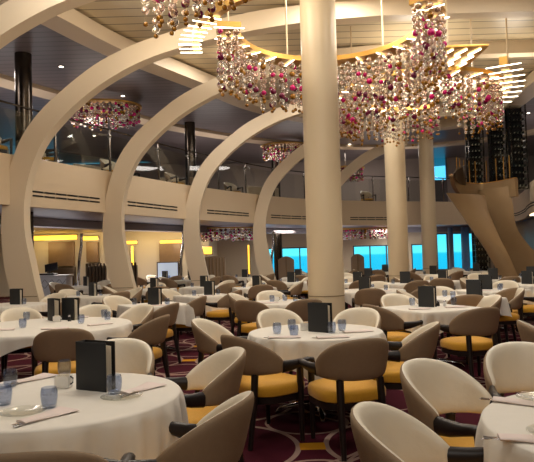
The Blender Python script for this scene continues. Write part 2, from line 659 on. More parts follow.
wins = [(-0.2, 2.6, 1.88), (4.4, 7.0, 1.88), (7.4, 8.3, 1.88), (8.7, 9.3, 2.4), (9.5, 10.9, 2.4), (11.6, 13.2, 1.88)]
x_prev = -3.4
for i, (a, b_, hd) in enumerate(wins):
    wall_piece('wall_back', x_prev, a, 0.0, 3.6, WB, 'wall_cream')
    wall_piece('wall_back', a, b_, 0.0, 0.5, WB, 'wall_cream')
    wall_piece('wall_back', a, b_, hd, 3.6, WB, 'wall_cream')
    x_prev = b_
    w = struct(MB().box(((a + b_) / 2, WB, (hd + 0.5) / 2), (b_ - a, 0.03, hd - 0.5)).build('window_%d' % (i + 1), 'window_glass'))
    fr = MB()
    for z in (0.53, hd - 0.03):
        fr.box(((a + b_) / 2, WB - 0.05, z), (b_ - a, 0.09, 0.06))
    nm = 3 if b_ - a > 2 else 1
    for q in range(nm + 1):
        xx = a + 0.03 + (b_ - a - 0.06) * q / nm
        fr.box((xx, WB - 0.05, (hd + 0.5) / 2), (0.06, 0.09, hd - 0.5))
    fr.build('window_frame', 'window_frame', w)
wall_piece('wall_back', x_prev, 16, 0.0, 3.6, WB, 'wall_cream')
# left part of the back wall stands nearer
WL = 26.6
wall_piece('wall_bar', -16, -2.6, 0, 3.6, WL, 'wall_cream')
struct(MB().box((-2.65, (WL + WB) / 2, FB / 2), (0.15, WB - WL, FB)).build('wall_bar_return', 'wall_cream'))
# upper deck back wall with a small right window and an added left one
struct(MB().box((-9.3, 29.8, 3.4), (13.4, 6.6, 0.12)).build('floor_upper_deck', 'wall_grey'))
struct(MB().box((6.7, 32.0, 3.4), (18.6, 2.2, 0.12)).build('floor_upper_deck', 'wall_grey'))
wall_piece('wall_upper_back', -16, -15.2, 3.0, 6.8, 33.0, 'wall_deck')
wall_piece('wall_upper_back', -15.2, -11.5, 3.0, 4.6, 33.0, 'wall_deck')
wall_piece('wall_upper_back', -11.5, 8.9, 3.0, 6.8, 33.0, 'wall_deck')
w = struct(MB().box((-13.35, 33.0, 5.7), (3.7, 0.03, 2.2)).build('window_8', 'window_glass'))  # window added to let bluish light onto the upper deck
fr = MB()
for xx in (-15.17, -13.35, -11.53):
    fr.box((xx, 32.93, 5.7), (0.06, 0.1, 2.2))
fr.build('window_frame', 'window_frame', w)
wall_piece('wall_upper_back', 10.0, 16, 3.0, 6.8, 33.0, 'wall_deck')
wall_piece('wall_upper_back', 8.9, 10.0, 3.0, 5.4, 33.0, 'wall_grey')
w = struct(MB().box((9.45, 33.0, 6.1), (1.1, 0.03, 1.4)).build('window_7', 'window_glass'))
fr = MB()
for xx in (8.93, 9.97):
    fr.box((xx, 32.93, 6.1), (0.06, 0.1, 1.4))
fr.build('window_frame', 'window_frame', w)

# vents between the ribs, in bays along the balcony
for (a, b_) in ((9.2, 13.8), (15.6, 19.2), (20.8, 24.0), (26.0, 29.0), (31.2, 39.5), (41.0, 47.0), (57.0, 76.0)):
    vents(a, b_)

# ================================================================== dining chair prototype
SEATED = 0


def superellipse(a, b_, n, e_, z, cx=0, cy=0):
    out = []
    for j in range(n):
        t = 2 * PI * j / n
        c, s_ = math.cos(t), math.sin(t)
        out.append((cx + a * math.copysign(abs(c) ** (2 / e_), c), cy + b_ * math.copysign(abs(s_) ** (2 / e_), s_), z))
    return out


def back_shell():
    ns, nv = 36, 12
    a = 0.252
    inn, outr = [], []
    for i in range(ns + 1):
        s_ = -1 + 2 * i / ns
        t = abs(s_)
        sg = 1 if s_ >= 0 else -1
        cut = 0.90
        if t <= cut:
            ph = t / cut * PI / 2
            px, py = sg * a * math.sin(ph) ** 0.9, -0.232 * math.cos(ph) - 0.035
            nx, ny = sg * math.sin(ph), -math.cos(ph)
            cph = math.cos(ph)
        else:
            px, py = sg * a, (t - cut) / (1 - cut) * 0.03 - 0.035
            nx, ny = sg, 0.0
            cph = 0.0
        zt = 0.875 - 0.185 * (1 - cph) ** 1.05 - 0.03 * max(0.0, t - cut) / (1 - cut)
        zb = 0.555 + 0.012 * (1 - cph)
        th = 0.06 * math.sqrt(max(0.0, 1 - t ** 14))
        ri, ro = [], []
        for j in range(nv + 1):
            v = j / nv
            u = 0.5 - 0.5 * math.cos(PI * v)
            z = zb + (zt - zb) * u
            g = math.sqrt(max(0.0, 1 - abs(2 * u - 1) ** 5))
            lean = (z - 0.55) * (0.07 + 0.19 * max(0.0, -ny))
            base = Vector((px + nx * lean, py + ny * lean, z))
            n = Vector((nx, ny, 0))
            ro.append(base + n * (0.4 * th * g + 0.001))
            ri.append(base - n * (0.6 * th * g))
        inn.append(ri)
        outr.append(ro)
    A, B = MB(), MB()
    A.loft(inn, False, False)
    B.loft(outr, False, False)
    return A, B


A, B = back_shell()
ME_inner, ME_outer = A.mesh('backrest', 'leather', 60), B.mesh('back_cover', 'taupe_fabric', 60)
# piped rim, rolled a little over the outer side
seat = MB()
prof_s = [(0.93, 0.385), (0.99, 0.395), (1.0, 0.415), (1.0, 0.445), (0.965, 0.468), (0.85, 0.482), (0.6, 0.490), (0.25, 0.494)]
seat.loft([superellipse(0.285 * k, 0.27 * k, 40, 3.0, z, 0, 0.03) for k, z in prof_s], True, True)
ME_seat = seat.mesh('seat', 'mustard', 50)
ME_frame = MB().loft([superellipse(0.27 * k, 0.255 * k, 32, 3.2, z, 0, 0.03) for k, z in ((0.97, 0.33), (1, 0.335), (1, 0.384))], True, True).mesh('seat_frame', 'dark_wood')


def leg_mesh(front, sg):
    mb = MB()
    if front:
        mb.tube([(sg * 0.292, 0.262, 0.0), (sg * 0.300, 0.256, 0.36), (sg * 0.302, 0.250, 0.60), (sg * 0.302, 0.244, 0.635)], [0.018, 0.027, 0.030, 0.030], 8)
    else:
        mb.tube([(sg * 0.185, -0.30, 0.0), (sg * 0.170, -0.240, 0.36), (sg * 0.165, -0.222, 0.56), (sg * 0.165, -0.222, 0.585)], [0.020, 0.029, 0.030, 0.026], 8)
    return mb.mesh('leg', 'dark_wood', 50)


def arm_mesh(sg):
    mb = MB()
    mb.tube([(sg * 0.260, -0.02, 0.612), (sg * 0.276, 0.06, 0.616), (sg * 0.297, 0.15, 0.630), (sg * 0.302, 0.22, 0.642), (sg * 0.302, 0.265, 0.636), (sg * 0.302, 0.280, 0.60)],
            [(0.024, 0.050), (0.026, 0.044), (0.028, 0.032), (0.030, 0.028), (0.030, 0.026), (0.024, 0.012)], 10)
    return mb.mesh('arm', 'dark_wood', 50)


ME_legs = [leg_mesh(True, 1), leg_mesh(True, -1), leg_mesh(False, 1), leg_mesh(False, -1)]
ME_arms = [arm_mesh(1), arm_mesh(-1)]
CHAIR = []


def make_chair(label):
    t = thing('dining_armchair', label, 'chair')
    link('seat', ME_seat, t)['label'] = 'mustard upholstered seat'
    link('seat_frame', ME_frame, t)
    link('backrest', ME_inner, t)['label'] = 'smooth cream inner backrest'
    link('back_cover', ME_outer, t)['label'] = 'taupe outer back cover'
    for q in ME_legs:
        link('leg', q, t)
    for q in ME_arms:
        link('arm', q, t)
    kids(t)
    return t


PLACED = []


def chair(bx, by, fx, fy, label, group=None, z=0.0):
    """bx, by: where the back stands; fx, fy: which way the sitter would look"""
    n = math.hypot(fx, fy)
    fx, fy = fx / n, fy / n
    PLACED.append((bx + fx * 0.27, by + fy * 0.27, z))
    loc = (bx + fx * 0.30, by + fy * 0.30, z)
    rz = math.atan2(-fx, fy)
    if not CHAIR:
        CHAIR.append(make_chair(label))
        CHAIR[0].location, CHAIR[0].rotation_euler = loc, (0, 0, rz)
        if group:
            CHAIR[0]['group'] = group
        return CHAIR[0]
    return dup(CHAIR[0], loc, rz, label, group)


def side_word(dx, dy):
    a = math.degrees(math.atan2(dx, -dy))  # 0 = towards the camera
    names = ['near side', 'near right side', 'right side', 'far right side', 'far side', 'far left side', 'left side', 'near left side']
    return names[int(round(a / 45.0)) % 8]


# ================================================================== tables
def cloth(R, Lh, sq, seed, rot):
    rnd = random.Random(seed)
    n = 320
    ph = [rnd.uniform(0, 6.28) for _ in range(4)]
    amp = [rnd.uniform(.6, 1) for _ in range(4)]

    def rb(t):
        if not sq:
            return R
        e_ = 34.0
        return R / ((abs(math.cos(t)) ** e_ + abs(math.sin(t)) ** e_) ** (1 / e_))

    rings = []
    for k in (0.02, 0.3, 0.6, 0.85, 0.96):
        rings.append([(rb(2 * PI * j / n) * k * math.cos(2 * PI * j / n), rb(2 * PI * j / n) * k * math.sin(2 * PI * j / n), 0.757) for j in range(n)])
    rings.append([((rb(t) + 0.002) * math.cos(t), (rb(t) + 0.002) * math.sin(t), 0.7555) for t in [2 * PI * j / n for j in range(n)]])
    steps = 9
    for q in range(steps + 1):
        v = q / steps
        ring_ = []
        for j in range(n):
            t = 2 * PI * j / n
            hem = Lh / max(abs(math.cos(t)), abs(math.sin(t)))
            drop = min(hem - rb(t), 0.62)
            c4 = abs(math.sin(2 * t)) ** 3
            z = 0.748 - drop * v
            fold = 0.0
            if not sq:
                fold = (0.052 * amp[0] * (abs(math.sin(15.5 * t + ph[0])) ** 1.4 - 0.45) * (0.65 + 0.35 * math.sin(3 * t + ph[3]))
                        + 0.055 * amp[1] * (abs(math.sin(6.5 * t + ph[1])) ** 1.4 - 0.45)) * min(1.0, drop / 0.30) * v ** 0.45
            else:
                fold = (0.008 * math.sin(14 * t + ph[0]) + 0.006 * math.sin(23 * t + ph[1])) * v
                fold += 0.055 * c4 * math.cos(24 * t) * v
            r = rb(t) + 0.010 + min(v * 6, 1) * 0.008 + fold + 0.030 * v * (drop / 0.4) * (1 - 0.6 * c4)
            ring_.append((r * math.cos(t), r * math.sin(t), z))
        rings.append(ring_)
    mb = MB()
    mb.loft(rings, True, False)
    nn = len(mb.v)
    mb.f.append(list(range(n)))
    mb.mi.append(0)
    mb.sm.append(True)
    return mb


def table(desc, x, y, R, Lh, sq=False, rot=0.0, seed=1, group=None, cat='table'):
    t = thing('square_dining_table' if sq else 'round_dining_table', ('square' if sq else 'round') + ' dining table under white cloth, ' + desc, 'table', (x, y, 0), rot)
    mb = MB()
    if sq:
        mb.loft([superellipse(R - 0.012, R - 0.012, 48, 14, z) for z in (0.715, 0.745)], True, True)
    else:
        mb.lathe([(R - 0.02, 0.712), (R - 0.006, 0.718), (R - 0.006, 0.742), (R - 0.012, 0.745)], (0, 0, 0), 64)
    mb.build('tabletop', 'dark_wood', t)
    MB().lathe([(0.05, 0.06), (0.045, 0.1), (0.045, 0.66), (0.12, 0.71)], (0, 0, 0), 24).build('pedestal', 'steel', t)
    for k in range(4):
        a = PI / 4 + k * PI / 2
        d = Vector((math.cos(a), math.sin(a), 0))
        MB().tube([d * 0.02 + Vector((0, 0, .075)), d * 0.2 + Vector((0, 0, .06)), d * 0.36 + Vector((0, 0, .035)), d * 0.40 + Vector((0, 0, .0))],
                  [(0.03, 0.03), (0.03, 0.024), (0.026, 0.018), (0.024, 0.006)], 10).build('foot', 'chrome', t)
    c = cloth(R, Lh, sq, seed, rot).build('tablecloth', 'linen', None, 60)
    c.location, c.rotation_euler = (x, y, 0), (0, 0, rot)
    tag(c, 'white cloth draped over the ' + ('square' if sq else 'round') + ' table, ' + desc, 'tablecloth')
    return t


# prototypes of the table ware -------------------------------------------------
TZ = 0.757
WARE = {}


def make_menu(label):
    t = thing('menu_holder', label, 'menu')
    w, h, d = 0.225, 0.275, 0.075
    for y, nm, m_ in ((0, 'front_cover', 'menu_cover'), (d, 'back_cover', 'menu_black')):
        MB().box((w / 2, y, h / 2), (w, 0.006, h), 0.002).build(nm, m_, t)
    MB().box((0.0, d / 2, h / 2), (0.007, d, h), 0.002).build('spine', 'menu_cover', t)
    o = MB()
    for k in range(5):
        o.box((w * 0.48, d * (0.2 + 0.15 * k), h / 2 - 0.004 - 0.003 * k), (w * 0.90, 0.003, h * 0.93))
    o.build('pages', 'paper', t)
    kids(t)
    return t


def make_tumbler(label):
    prof_o = [(0.028, 0.0), (0.034, 0.004), (0.039, 0.03), (0.0425, 0.06), (0.042, 0.082), (0.037, 0.104)]
    prof_i = [(0.0352, 0.1045), (0.040, 0.082), (0.040, 0.06), (0.036, 0.03), (0.031, 0.014), (0.0, 0.012)]
    mb = MB()
    n = 24
    rings = [[(r * math.cos(2 * PI * j / n), r * math.sin(2 * PI * j / n), z) for j in range(n)] for r, z in prof_o + prof_i]
    mb.loft(rings, True, True)
    o = mb.build('water_tumbler', 'tumbler_glass', None, 60)
    tag(o, label, 'drinking glass')
    KIDS[o] = []
    return o


def make_plate(label):
    mb = MB()
    mb.lathe([(0.05, 0.002), (0.07, 0.003), (0.108, 0.014), (0.112, 0.017), (0.106, 0.017), (0.068, 0.008), (0.02, 0.007)], (0, 0, 0), 36)
    o = mb.build('glass_plate', 'plate_glass', None, 50)
    tag(o, label, 'plate')
    KIDS[o] = []
    return o


def make_napkin(label):
    mb = MB()
    # a linen napkin folded to a long band, edges slightly rolled, one end spread
    rings = []
    for i in range(9):
        u = i / 8
        x = -0.14 + 0.28 * u
        hw = 0.034 + 0.045 * u ** 1.4
        h = 0.020 - 0.006 * u
        rings.append([(x, hw * math.cos(2 * PI * j / 14), max(0.001, h * 0.5 + h * 0.5 * math.sin(2 * PI * j / 14) + 0.002 * math.sin(7 * u + j))) for j in range(14)])
    mb.loft(rings, True, True)
    o = mb.build('folded_napkin', 'napkin_linen', None, 70)
    tag(o, label, 'napkin')
    KIDS[o] = []
    return o


def make_fork(label):
    mb = MB()
    mb.tube([(0.0, 0, 0.007), (0.06, 0, 0.011), (0.12, 0, 0.006)], [(0.006, 0.002), (0.0035, 0.002), (0.005, 0.002)], 8)
    mb.box((-0.014, 0, 0.0075), (0.03, 0.022, 0.002), 0.001)
    for k in range(4):
        mb.tube([(-0.028, -0.009 + 0.006 * k, 0.0075), (-0.066, -0.009 + 0.006 * k, 0.010)], 0.0014, 6)
    o = mb.build('fork', 'chrome', None, 50)
    tag(o, label, 'fork')
    KIDS[o] = []
    return o


def make_knife(label):
    mb = MB()
    mb.tube([(0.0, 0, 0.006), (0.05, 0, 0.007), (0.1, 0, 0.006)], [(0.004, 0.003), (0.006, 0.003), (0.007, 0.003)], 8)
    mb.box((-0.055, 0.002, 0.006), (0.11, 0.017, 0.002), 0.001)
    o = mb.build('table_knife', 'chrome', None, 50)
    tag(o, label, 'knife')
    KIDS[o] = []
    return o


def make_caddy(label):
    t = thing('condiment_caddy', label, 'caddy')
    mb = MB()
    for (c, s_) in (((0, -0.028, 0.036), (0.085, 0.004, 0.066)), ((0, 0.028, 0.036), (0.085, 0.004, 0.066)), ((-0.041, 0, 0.036), (0.004, 0.056, 0.066)),
                    ((0.041, 0, 0.036), (0.004, 0.056, 0.066)), ((0, 0, 0.004), (0.085, 0.06, 0.006))):
        mb.box(c, s_, 0.0015)
    mb.build('holder', 'ceramic', t)
    mb = MB()
    for k in range(5):
        mb.box((-0.024 + 0.012 * k, 0, 0.042), (0.006, 0.044, 0.07), 0.001, rz=0)
    mb.build('sugar_sachets', 'paper', t)
    MB().tube([(0.043, 0.0, 0.02), (0.058, 0.0, 0.03), (0.06, 0.0, 0.055), (0.043, 0.0, 0.066)], 0.004, 8).build('handle', 'black_plastic', t)
    kids(t)
    return t


def make_shaker(kind, label):
    t = thing(kind + '_shaker', label, 'shaker')
    MB().lathe([(0.019, 0.0), (0.021, 0.004), (0.020, 0.03), (0.015, 0.056)], (0, 0, 0), 18).build('body', kind, t)
    MB().lathe([(0.016, 0.056), (0.017, 0.06), (0.016, 0.072), (0.009, 0.08)], (0, 0, 0), 18).build('cap', 'chrome', t)
    kids(t)
    return t


MAKERS = {'menu': make_menu, 'tumbler': make_tumbler, 'plate': make_plate, 'napkin': make_napkin, 'fork': make_fork, 'knife': make_knife,
          'caddy': make_caddy, 'salt': lambda l: make_shaker('salt', l), 'pepper': lambda l: make_shaker('pepper', l)}


def ware(kind, x, y, label, rz=0.0, dz=0.0, group=None):
    if kind not in WARE:
        o = MAKERS[kind](label)
        WARE[kind] = o
        o.location, o.rotation_euler = (x, y, TZ + dz), (0, 0, rz)
        if group:
            o['group'] = group
        return o
    return dup(WARE[kind], (x, y, TZ + dz), rz, label, group)


# ---- the tables the photograph shows best
T = {
    'T1': ('nearest on the left', -1.18, 3.34, 0.665, 0.96, False, 0.5),
    'T2': ('at the lower right corner', 1.61, 2.50, 0.70, 1.0, False, 0.2),
    'T3': ('just before the thick column', 0.44, 5.84, 0.635, 0.82, False, 0.83),
    'T4': ('widest one by the left arch', -2.6, 7.0, 0.96, 1.04, False, 0.35),
    'T5': ('behind the widest round table', -1.85, 9.75, 0.46, 0.72, True, 0.55),
    'T6': ('with a long hanging cloth corner', -1.25, 11.8, 0.46, 0.76, True, 0.62),
    'T7': ('against the thick column', 0.2, 9.6, 0.53, 0.70, False, 0.1),
    'T8': ('right, with salt and pepper', 2.13, 7.95, 0.50, 0.72, True, 0.41),
    'T9': ('right behind the thick column', 2.0, 11.9, 0.68, 0.84, False, 0.5),
    'T10': ('in front of the bronze wall', 4.05, 11.1, 0.52, 0.72, True, 0.5),
    'T11': ('behind the salt and pepper table', 3.05, 9.55, 0.48, 0.68, True, 0.3),
}
SHORT = {
    'T1': 'the nearest left table', 'T2': 'the lower right table', 'T3': 'the table before the thick column',
    'T4': 'the widest left table', 'T5': 'the table behind the widest one', 'T6': 'the table with long cloth corner',
    'T7': 'the table touching the thick column', 'T8': 'the salt and pepper table', 'T9': 'the table behind the thick column',
    'T10': 'the table before the bronze wall', 'T11': 'the table behind salt and pepper'}
for i, (k, (desc, x, y, R, Lh, sq, rot)) in enumerate(T.items()):
    table(desc, x, y, R, Lh, sq, rot, seed=i + 3)

# ---- chairs: back position, facing, table they belong to, what shows
CH = [
    ('T1', -0.86, 2.05, -0.12, 1.0, 'back in lower left corner'),
    ('T1', -0.15, 2.74, -1.0, 0.22, 'outer back at lower edge'),
    ('T1', -0.24, 4.12, -1.0, -0.34, 'cream inside facing lower left'),
    ('T1', -1.17, 4.75, 0.05, -1.0, 'behind the grey menu'),
    ('T3', -0.29, 4.84, 0.78, 0.62, 'taupe back and wide mustard seat'),
    ('T3', 0.69, 4.46, -0.30, 0.95, 'taupe back squarely to the viewer'),
    ('T3', 1.44, 5.32, -0.95, 0.26, 'seen edge on'),
    ('T3', -0.60, 6.12, 1.0, -0.25, 'cream inside facing right'),
    ('T3', 0.06, 7.05, 0.35, -0.94, 'only its cream top showing'),
    ('T3', 1.05, 6.90, -0.45, -0.88, 'cream inside beside the column'),
    ('T8', 1.24, 7.35, 0.88, 0.42, 'taupe back and dark arm'),
    ('T8', 1.88, 9.05, 0.2, -1.0, 'cream inside'),
    ('T8', 2.36, 6.60, -0.28, 0.96, 'taupe back with dark armrest'),
    ('T8', 3.08, 8.3, -1.0, -0.12, 'cream inside turned left'),
    ('T11', 2.85, 8.62, 0.1, 1.0, 'taupe top only'),
    ('T10', 3.98, 9.75, -0.35, 0.95, 'cream inside seen from the side'),
    ('T10', 4.95, 10.6, -0.95, 0.25, 'at the right picture edge'),
    ('T2', 1.66, 4.02, -0.10, -1.0, 'cream inside facing the viewer'),
    ('T2', 0.86, 3.48, 0.64, -0.77, 'cream tilted back with dark arms'),
    ('T2', 0.39, 2.47, 0.93, -0.36, 'cream back nearest the viewer'),
    ('T4', -1.97, 5.78, -0.28, 0.96, 'taupe back and mustard seat'),
    ('T4', -1.42, 6.75, -0.97, 0.25, 'taupe back seen from behind'),
    ('T4', -2.45, 8.45, 0.0, -1.0, 'cream inside behind the glasses'),
    ('T4', -3.45, 8.3, 0.55, -0.85, 'cream top by the arch foot'),
    ('T4', -1.72, 8.22, -0.62, -0.78, 'pale cream inside'),
    ('T4', -3.55, 5.85, 0.65, 0.76, 'mustard seat at the picture edge'),
    ('T5', -1.35, 8.45, -0.95, 0.32, 'tilted pale side'),
    ('T5', -2.72, 10.5, 0.72, -0.7, 'cream inside'),
    ('T5', -1.32, 9.85, -1.0, 0.25, 'taupe back and mustard seat'),
    ('T6', -0.80, 11.3, -0.9, 0.4, 'taupe back and mustard seat'),
    ('T6', -1.95, 12.25, 0.9, -0.45, 'cream inside'),
    ('T7', -0.62, 10.3, 0.96, -0.28, 'cream inside with mustard seat'),
    ('T7', -0.30, 8.70, 0.5, 0.87, 'taupe back and mustard seat'),
    ('T7', 0.02, 10.75, 0.15, -1.0, 'cream inside'),
    ('T7', 0.55, 8.52, -0.25, 0.97, 'taupe back before the column'),
    ('T9', 1.82, 10.75, 0.12, 1.0, 'taupe back'),
    ('T9', 2.75, 11.2, -0.75, 0.65, 'taupe back'),
    ('T9', 1.15, 12.35, 0.85, -0.5, 'cream inside'),
    ('T9', 2.35, 13.0, -0.3, -0.95, 'cream inside'),
    ('T11', 2.42, 9.95, 0.95, -0.3, 'cream inside'),
    ('T11', 3.0, 10.62, 0.0, -1.0, 'cream inside'),
    ('T11', 3.75, 9.6, -1.0, -0.05, 'cream back'),
    ('T10', 3.05, 11.3, 1.0, -0.1, 'cream inside'),
    ('T10', 4.75, 12.05, -0.5, -0.86, 'cream inside'),
]
for (tk, bx, by, fx, fy, look) in CH:
    d = T[tk]
    if by > 5.6:
        fn = math.hypot(fx, fy)
        for _ in range(8):
            if math.hypot(bx + fx / fn * 0.57 - d[1], by + fy / fn * 0.57 - d[2]) < d[3] - 0.02:
                bx, by = bx - fx / fn * 0.03, by - fy / fn * 0.03
    vx, vy = bx + fx * 0.55 / math.hypot(fx, fy) - d[1], by + fy * 0.55 / math.hypot(fx, fy) - d[2]
    chair(bx, by, fx, fy, 'armchair, %s, %s, %s' % (look, side_word(bx - d[1], by - d[2]), SHORT[tk]), 'barrel armchairs with mustard seats')
chair(2.22, 5.25, 0.97, -0.25, 'pale armchair at the right edge, its back to the salt and pepper table', 'barrel armchairs with mustard seats')

# ---- table ware of the near tables
q = 'blue tumbler, %s, on ' + SHORT['T1']
for (x, y, w) in ((-1.56, 3.62, 'far left beside the napkin'), (-1.40, 3.17, 'cut by the left edge'), (-1.13, 3.08, 'in front of the caddy'), (-1.33, 3.90, 'half hidden behind the caddy'), (-0.87, 3.36, 'right of the grey menu')):
    ware('tumbler', x, y, q % w)
ware('menu', -1.125, 3.50, 'big dark grey menu holder standing on ' + SHORT['T1'], R_(-27))
ware('caddy', -1.22, 3.56, 'white sachet caddy beside the big menu on ' + SHORT['T1'], R_(-8))
ware('plate', -1.22, 2.97, 'clear glass plate at the left end of ' + SHORT['T1'])
ware('plate', -0.80, 3.24, 'clear glass plate before the menu on ' + SHORT['T1'])
for (x, y, r, w) in ((-1.08, 2.90, R_(60), 'folded napkin beside the left glass plate'), (-0.74, 3.44, R_(62), 'folded napkin right of the menu'), (-1.50, 3.82, R_(62), 'folded napkin at the far left')):
    ware('napkin', x, y, w + ' on ' + SHORT['T1'], r)
    ware('fork', x - 0.12 * math.cos(r), y - 0.12 * math.sin(r), 'fork tucked in the ' + w + ', ' + 'nearest left table', r, 0.0)
    ware('knife', x - 0.10 * math.cos(r) + 0.03, y - 0.10 * math.sin(r), 'knife tucked in the ' + w + ', nearest left table', r, 0.0)
for (x, y, r, w) in ((1.21, 2.91, R_(-28), 'far'), (1.02, 2.35, R_(-10), 'near')):
    ware('napkin', x, y, w + ' folded napkin under a glass plate on ' + SHORT['T2'], r)
    ware('plate', x + 0.08, y - 0.0, 'clear glass plate on the ' + w + ' napkin of ' + SHORT['T2'], 0, 0.017)
    ware('fork', x - 0.13 * math.cos(r), y - 0.13 * math.sin(r), 'fork poking from the ' + w + ' napkin of ' + SHORT['T2'], r, 0.0)
    ware('knife', x - 0.12 * math.cos(r) + 0.02, y - 0.12 * math.sin(r) - 0.02, 'knife poking from the ' + w + ' napkin of ' + SHORT['T2'], r, 0.0)
q = 'blue tumbler, %s, on ' + SHORT['T3']
for (x, y, w) in ((0.07, 5.71, 'leftmost'), (0.22, 5.98, 'rear one left of caddy'), (0.22, 5.48, 'front one left of the menu'), (0.58, 5.66, 'touching the menu'), (0.70, 5.84, 'rightmost')):
    ware('tumbler', x, y, q % w)
ware('menu', 0.375, 5.82, 'dark menu holder at the middle of ' + SHORT['T3'], R_(-38))
ware('caddy', 0.345, 5.92, 'white sachet caddy left of the menu on ' + SHORT['T3'], R_(-5))
for (x, y, r, w) in ((0.13, 5.42, 0.1, 'near left'), (0.55, 5.34, 0.25, 'front'), (0.82, 5.68, 0.4, 'right')):
    ware('napkin', x, y, w + ' folded napkin on ' + SHORT['T3'], r)
    ware('fork', x - 0.12 * math.cos(r), y - 0.12 * math.sin(r), 'fork in the ' + w + ' napkin on ' + SHORT['T3'], r, 0.0)
q = 'blue tumbler, %s, on ' + SHORT['T4']
for (x, y, w) in ((-3.40, 7.3, 'leftmost'), (-2.79, 6.82, 'front left'), (-3.1, 7.7, 'behind on the left'), (-2.23, 7.14, 'right of the menus'), (-2.12, 7.75, 'far right'), (-2.0, 7.45, 'rightmost')):
    ware('tumbler', x, y, q % w)
ware('menu', -2.80, 7.62, 'black menu holder, left of two, on ' + SHORT['T4'], R_(-50))
ware('menu', -2.62, 7.62, 'grey menu holder, right of two, on ' + SHORT['T4'], R_(-30))
ware('caddy', -2.60, 7.38, 'white sachet caddy before the menus on ' + SHORT['T4'], 0.1)
ware('pepper', -2.46, 7.42, 'dark pepper shaker beside the caddy on ' + SHORT['T4'])
for (x, y, r, w) in ((-2.95, 6.62, 0.3, 'near left'), (-2.35, 6.6, 0.1, 'near'), (-1.95, 6.9, 0.9, 'right'), (-2.5, 7.85, 0.2, 'far')):
    ware('napkin', x, y, w + ' folded napkin on ' + SHORT['T4'], r)
ware('menu', 2.01, 8.10, 'dark menu holder on ' + SHORT['T8'], R_(-42))
ware('pepper', 2.28, 8.12, 'dark pepper shaker on ' + SHORT['T8'])
ware('salt', 2.36, 8.10, 'white salt shaker on ' + SHORT['T8'])
ware('tumbler', 1.98, 8.33, 'blue tumbler left of the menu on ' + SHORT['T8'])
ware('tumbler', 2.52, 8.22, 'blue tumbler right of the shakers on ' + SHORT['T8'])
ware('napkin', 1.92, 7.72, 'folded napkin before the menu on ' + SHORT['T8'], 0.35)
ware('napkin', 2.42, 7.85, 'folded napkin at the right of ' + SHORT['T8'], 0.3)
# ---- the same, sparser, further back
for (tk, mx, my, mr, gl, nap) in (
        ('T5', -1.95, 9.72, R_(-30), ((-2.2, 9.85), (-1.62, 9.6)), (-1.75, 9.45)),
        ('T6', -1.27, 11.85, R_(-40), ((-1.45, 11.7), (-1.0, 11.9)), (-1.2, 11.5)),
        ('T9', 1.78, 11.85, R_(-30), ((2.1, 12.2), (2.3, 11.8)), (2.2, 11.5)),
        ('T10', 3.95, 11.3, R_(-35), ((4.2, 10.95), (4.32, 11.2)), (3.85, 10.85)),
        ('T11', 3.12, 9.5, R_(-35), ((2.85, 9.75), (2.88, 9.42)), (3.3, 9.25))):
    ware('menu', mx, my, 'dark menu holder on ' + SHORT[tk], mr)
    for k, (x, y) in enumerate(gl):
        ware('tumbler', x, y, 'blue tumbler, %s, on %s' % (('first from the left', 'second from the left')[k], SHORT[tk]))
    ware('napkin', nap[0], nap[1], 'folded napkin on ' + SHORT[tk], 0.4)
ware('caddy', 2.0, 11.6, 'white sachet caddy on ' + SHORT['T9'])
for k, (x, y, w) in enumerate(((0.05, 9.62, 'left'), (0.26, 9.75, 'middle'), (0.42, 9.5, 'right'))):
    ware('tumbler', x, y, 'blue tumbler, %s of three, on %s' % (w, SHORT['T7']))
ware('caddy', 0.12, 9.72, 'white sachet caddy on ' + SHORT['T7'])
ware('napkin', 0.0, 9.38, 'folded napkin on ' + SHORT['T7'], 0.2)

# ---- tables further back
FAR = [
    (-4.55, 10.6, 'at left edge before first arch', False), (-3.75, 12.6, 'between the first two arches', True), (-2.85, 14.6, 'before the second arch', True), (-1.7, 15.2, 'between second and third arches', True),
    (-0.35, 14.2, 'before the fourth arch', True), (0.55, 16.4, 'left behind the thick column, far', False), (2.15, 15.0, 'right behind the thick column, far', True),
    (3.15, 14.2, 'left of the second column', True), (4.25, 14.9, 'right of the second column', True), (5.5, 14.9, 'before the wine rack', True),
    (5.35, 12.6, 'at right before the bronze sweep', False), (6.75, 15.6, 'under the bronze sweep', False), (2.95, 18.2, 'far left of the second column', False),
    (5.2, 19.2, 'far back, between second and third columns', True), (-2.6, 19.9, 'under balcony behind third arch', True), (-0.9, 21.2, 'under balcony left of fourth arch', True),
    (0.9, 19.6, 'far back below first window', True), (-5.4, 17.6, 'under balcony near the till', True), (2.3, 23.2, 'far back below second window', False), (7.2, 21.0, 'far back near the wine rack', True),
    (-3.9, 22.2, 'deep under balcony by fluted screens', True), (4.4, 23.0, 'deepest, between second and third columns', True)]
rf = random.Random(5)
BLOCK = [(v[1], v[2], v[3]) for v in T.values()] + [(q_[0], q_[1], 0.45 if q_[3] else 0.6) for q_ in FAR] + [(1.0, 10.45, 0.2), (3.98, 18.3, 0.2), (6.75, 25.0, 0.2), (-5.0, 12.67, 0.2), (-3.7, 15.4, 0.2), (-2.1, 18.8, 0.2), (-0.1, 22.2, 0.2)]
